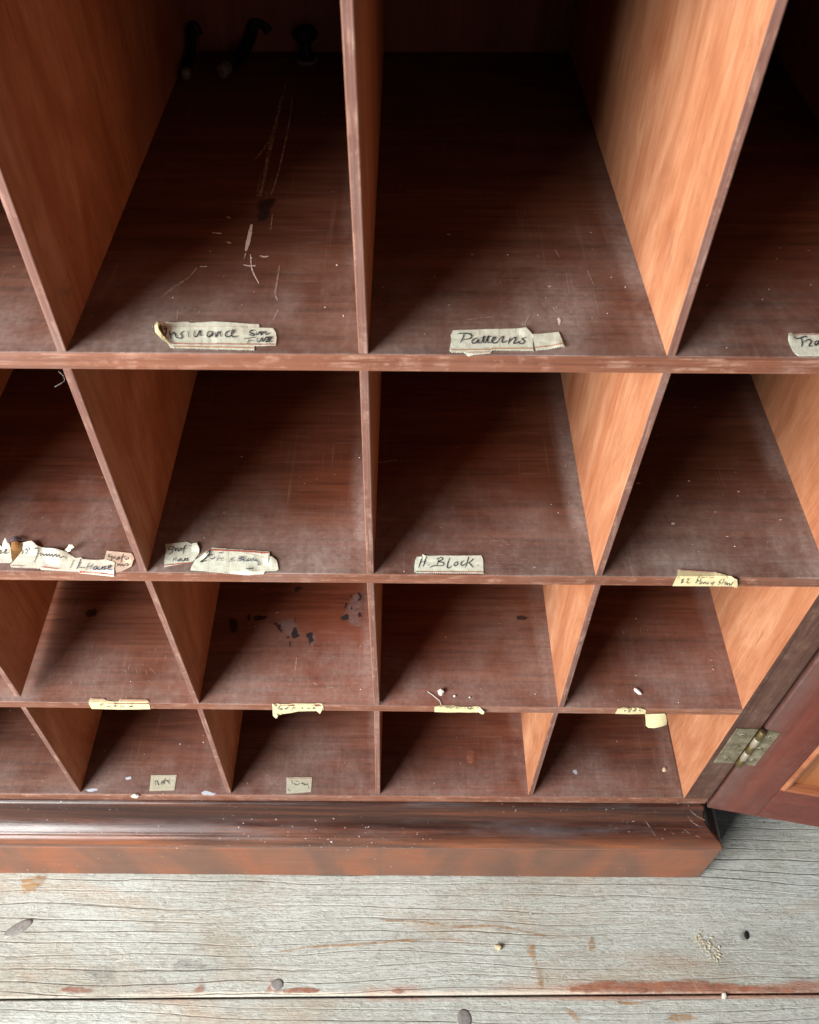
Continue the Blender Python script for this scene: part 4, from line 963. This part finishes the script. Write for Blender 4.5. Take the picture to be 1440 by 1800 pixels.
chunk('crumb', on_level(997, 1230, 'S1'), .0017, 'crumb', 'white crumb at the divider foot left of the long seed-like flake', 'crumb', G1, .9, .8, 5)
chunk('flake', on_level(1121, 1216, 'S1'), .0026, 'crumb', 'long pale seed-like flake on the dark third-row shelf at right', 'flake', None, .5, 2.0, 6, -.9)
chunk('crumb', on_level(876, 1666, 'FL'), .0042, 'crumb_brown', 'straw-coloured crumb on the middle of the wide floorboard', 'crumb', None, .8, 1.2, 7)
chunk('flake', on_level(1273, 1752, 'FL', 0), .0032, 'crumb', 'white flake in the joint between two floorboards', 'flake', None, .5, 1.4, 8, 1.2)
chunk('crumb', on_level(238, 1400, 'S0'), .0028, 'crumb', 'white crumb on the front edge of the bottom board', 'crumb', G1, .6, 1.6, 9)
chunk('plaster_lump', on_level(1168, 1353, 'S0', -.001), .0030, 'crumb_brown', 'small round lump on the bottom board beside the right side panel', 'lump', None, .5, 1, 10)
bm = bmesh.new()
for i in range(130):
    t = random.random(); px, py = 1220+t*52+random.gauss(0, 9), 1645+t*42+random.gauss(0, 7)
    c = on_level(px, py, 'FL', .0004); r = random.choice((.0004, .0005, .0006, .0008, .0013)); an = random.uniform(0, 6.3)
    b2 = bmesh.ops.create_icosphere(bm, subdivisions=1, radius=r)
    for v in b2['verts']:
        x, y, z = v.co; x *= 2.2; v.co = Vector((x*math.cos(an)-y*math.sin(an), x*math.sin(an)+y*math.cos(an), z*.6))+c
tag(link('sawdust_heap', bm, M['sawdust']), 'small heap of straw-coloured splinters on the floorboard', kind='stuff')
bm = bmesh.new()
def speck(c, r):
    b2 = bmesh.ops.create_icosphere(bm, subdivisions=1, radius=r); k = Vector((random.uniform(.6, 1.6), random.uniform(.6, 1.6), .5))
    for v in b2['verts']: v.co = Vector((v.co.x*k.x, v.co.y*k.y, v.co.z*k.z)) + c
for lv, x0, x1, y0, y1, n in (('S3', 130, 620, 420, 615, 60), ('S3', 670, 1150, 440, 615, 60), ('S3', 1230, 1440, 480, 615, 14), ('S2', 20, 240, 800, 1000, 14), ('S2', 290, 640, 760, 1000, 34),
                              ('S2', 680, 1030, 800, 1005, 26), ('S2', 1090, 1420, 850, 1005, 30), ('S1', 60, 330, 1080, 1230, 26), ('S1', 370, 640, 1080, 1230, 26), ('S1', 690, 970, 1090, 1232, 20), ('S1', 1020, 1290, 1080, 1240, 36),
                              ('S0', 0, 380, 1290, 1398, 50), ('S0', 420, 650, 1290, 1398, 20), ('S0', 690, 920, 1290, 1400, 20), ('S0', 970, 1195, 1290, 1402, 20), ('FL', 0, 1440, 1550, 1795, 90)):
    for i in range(int(n*(.36 if lv != 'FL' else .8))):
        speck(on_level(random.uniform(x0, x1), y0+(y1-y0)*random.random()**.7, lv, .0002), random.choice((.0002, .0003, .0003, .0004, .0006))*(1.3 if lv == 'FL' else 1))
for i in range(14):
    p, z = prof[random.choice((3, 4, 5, 6, 7, 8, 10))]; x = random.uniform(-.55, .43)
    if random.random() < .7: x = random.uniform(-.55, -.3)
    speck(Vector((x, -p-.0001, z+zt(x))), random.choice((.0003, .0004, .0005, .0007)))
tag(link('dust_specks', bm, M['crumb']), 'white dust specks scattered over shelves, plinth and floor', kind='stuff')

# threads and hairs (thin tubes)
def tube(name, pts, r, mat, label, cat, smoothk=6, parent=None, taper=1.):
    P = [Vector(p) for p in pts]
    ext = [P[0]*2-P[1]] + P + [P[-1]*2-P[-2]]; Q = []
    for i in range(1, len(ext)-2):
        a, b, c, d = ext[i-1:i+3]
        for j in range(smoothk):
            t = j/smoothk; Q.append(.5*((2*b)+(c-a)*t+(2*a-5*b+4*c-d)*t*t+(3*b-a-3*c+d)*t**3))
    Q.append(P[-1]); bm = bmesh.new(); rings = []; seg = 12 if r > .002 else 6
    for i, q in enumerate(Q):
        d = (Q[min(i+1, len(Q)-1)]-Q[max(0, i-1)]).normalized(); u = d.cross(Vector((.3, .2, .93))).normalized(); w_ = d.cross(u)
        rr = r*(1-(1-taper)*i/(len(Q)-1))
        rings.append([bm.verts.new(q+(u*math.cos(2*math.pi*k/seg)+w_*math.sin(2*math.pi*k/seg))*rr) for k in range(seg)])
    for A, B in zip(rings, rings[1:]):
        for k in range(seg): bm.faces.new((A[k], A[(k+1) % seg], B[(k+1) % seg], B[k]))
    bm.faces.new(rings[0][::-1]); bm.faces.new(rings[-1]); bmesh.ops.recalc_face_normals(bm, faces=bm.faces)
    o = link(name, bm, M[mat], parent, True)
    if cat: tag(o, label, cat)
    return o
tube('cobweb_strand', [on_front(103, 653, -.001), on_front(111, 661, -.003), on_front(113, 669, -.004), on_front(107, 674, -.006), on_front(96, 680, -.008)], .00008, 'thread', 'wisp of cobweb hanging where a divider meets the top shelf edge', 'cobweb')
tube('root_thread', [on_level(752, 1216, 'S1', .0006), on_level(760, 1222, 'S1', .001), on_level(768, 1229, 'S1', .0015), on_level(773, 1233, 'S1', .001), on_level(776, 1240, 'S1', .0008)], .0004, 'thread', 'thin root-like thread beside the largest plaster crumb', 'thread')

# dark iron things at the back of the Insurance pigeonhole
def iron(px0, py0, px1, py1, r, label, hook):
    a = on_level(px0, py0, 'S3', r); b = on_level(px1, py1, 'S3', r)
    d = b-a; e = empty('iron_handle', a); tag(e, label, 'iron handle', 'black iron handles at the back of the pigeonhole')
    z = Vector((0, 0, 1))
    tube('bar', [a+d*.05, a+d*.35+z*.001, a+d*.65+z*.004, a+d*.88+z*.012, b+z*.020, b+Vector((hook*.55, .001, .019)), b+Vector((hook*.9, 0, .012))], r, 'black', None, None, 6, e)
    bm = bmesh.new(); cyl(bm, a, d, r*1.1, .012, 14, .001); link('tip', bm, M['grey_tip'], e, True)
iron(396, 133, 452, 88, 0.0058, 'black curved iron handle lying nearer the middle at the back', .016)
iron(329, 137, 345, 92, .0045, 'black curved iron handle lying against the left divider at the back', .006)
kn = empty('black_knob', on_level(543, 90, 'S3')); kn.location.y = min(kn.location.y, .452)
tag(kn, 'small black turned knob standing on end by the back panel', 'knob')
kb = Vector(kn.location); kb.z = zS3(kb.x)
def lathe(name, pts, mat, parent, seg=20):
    bm = bmesh.new(); rings = [[bm.verts.new((kb.x+r*math.cos(2*math.pi*i/seg), kb.y+r*math.sin(2*math.pi*i/seg), kb.z+h)) for i in range(seg)] for r, h in pts]
    for A, B in zip(rings, rings[1:]):
        for i in range(seg): bm.faces.new((A[i], A[(i+1) % seg], B[(i+1) % seg], B[i]))
    bm.faces.new(rings[0][::-1]); bm.faces.new(rings[-1]); bmesh.ops.recalc_face_normals(bm, faces=bm.faces)
    return link(name, bm, M[mat], parent, True)
lathe('knob_base', [(.0105, .0), (.011, .0018), (.0095, .0030)], 'grey_tip', kn)
lathe('knob_stem', [(.008, .0030), (.0062, .008), (.0052, .013), (.0058, .019)], 'black', kn)
lathe('knob_head', [(.0058, .019), (.0105, .0212), (.0130, .0245), (.0124, .0280), (.0085, .0310), (.0025, .0322)], 'black', kn)
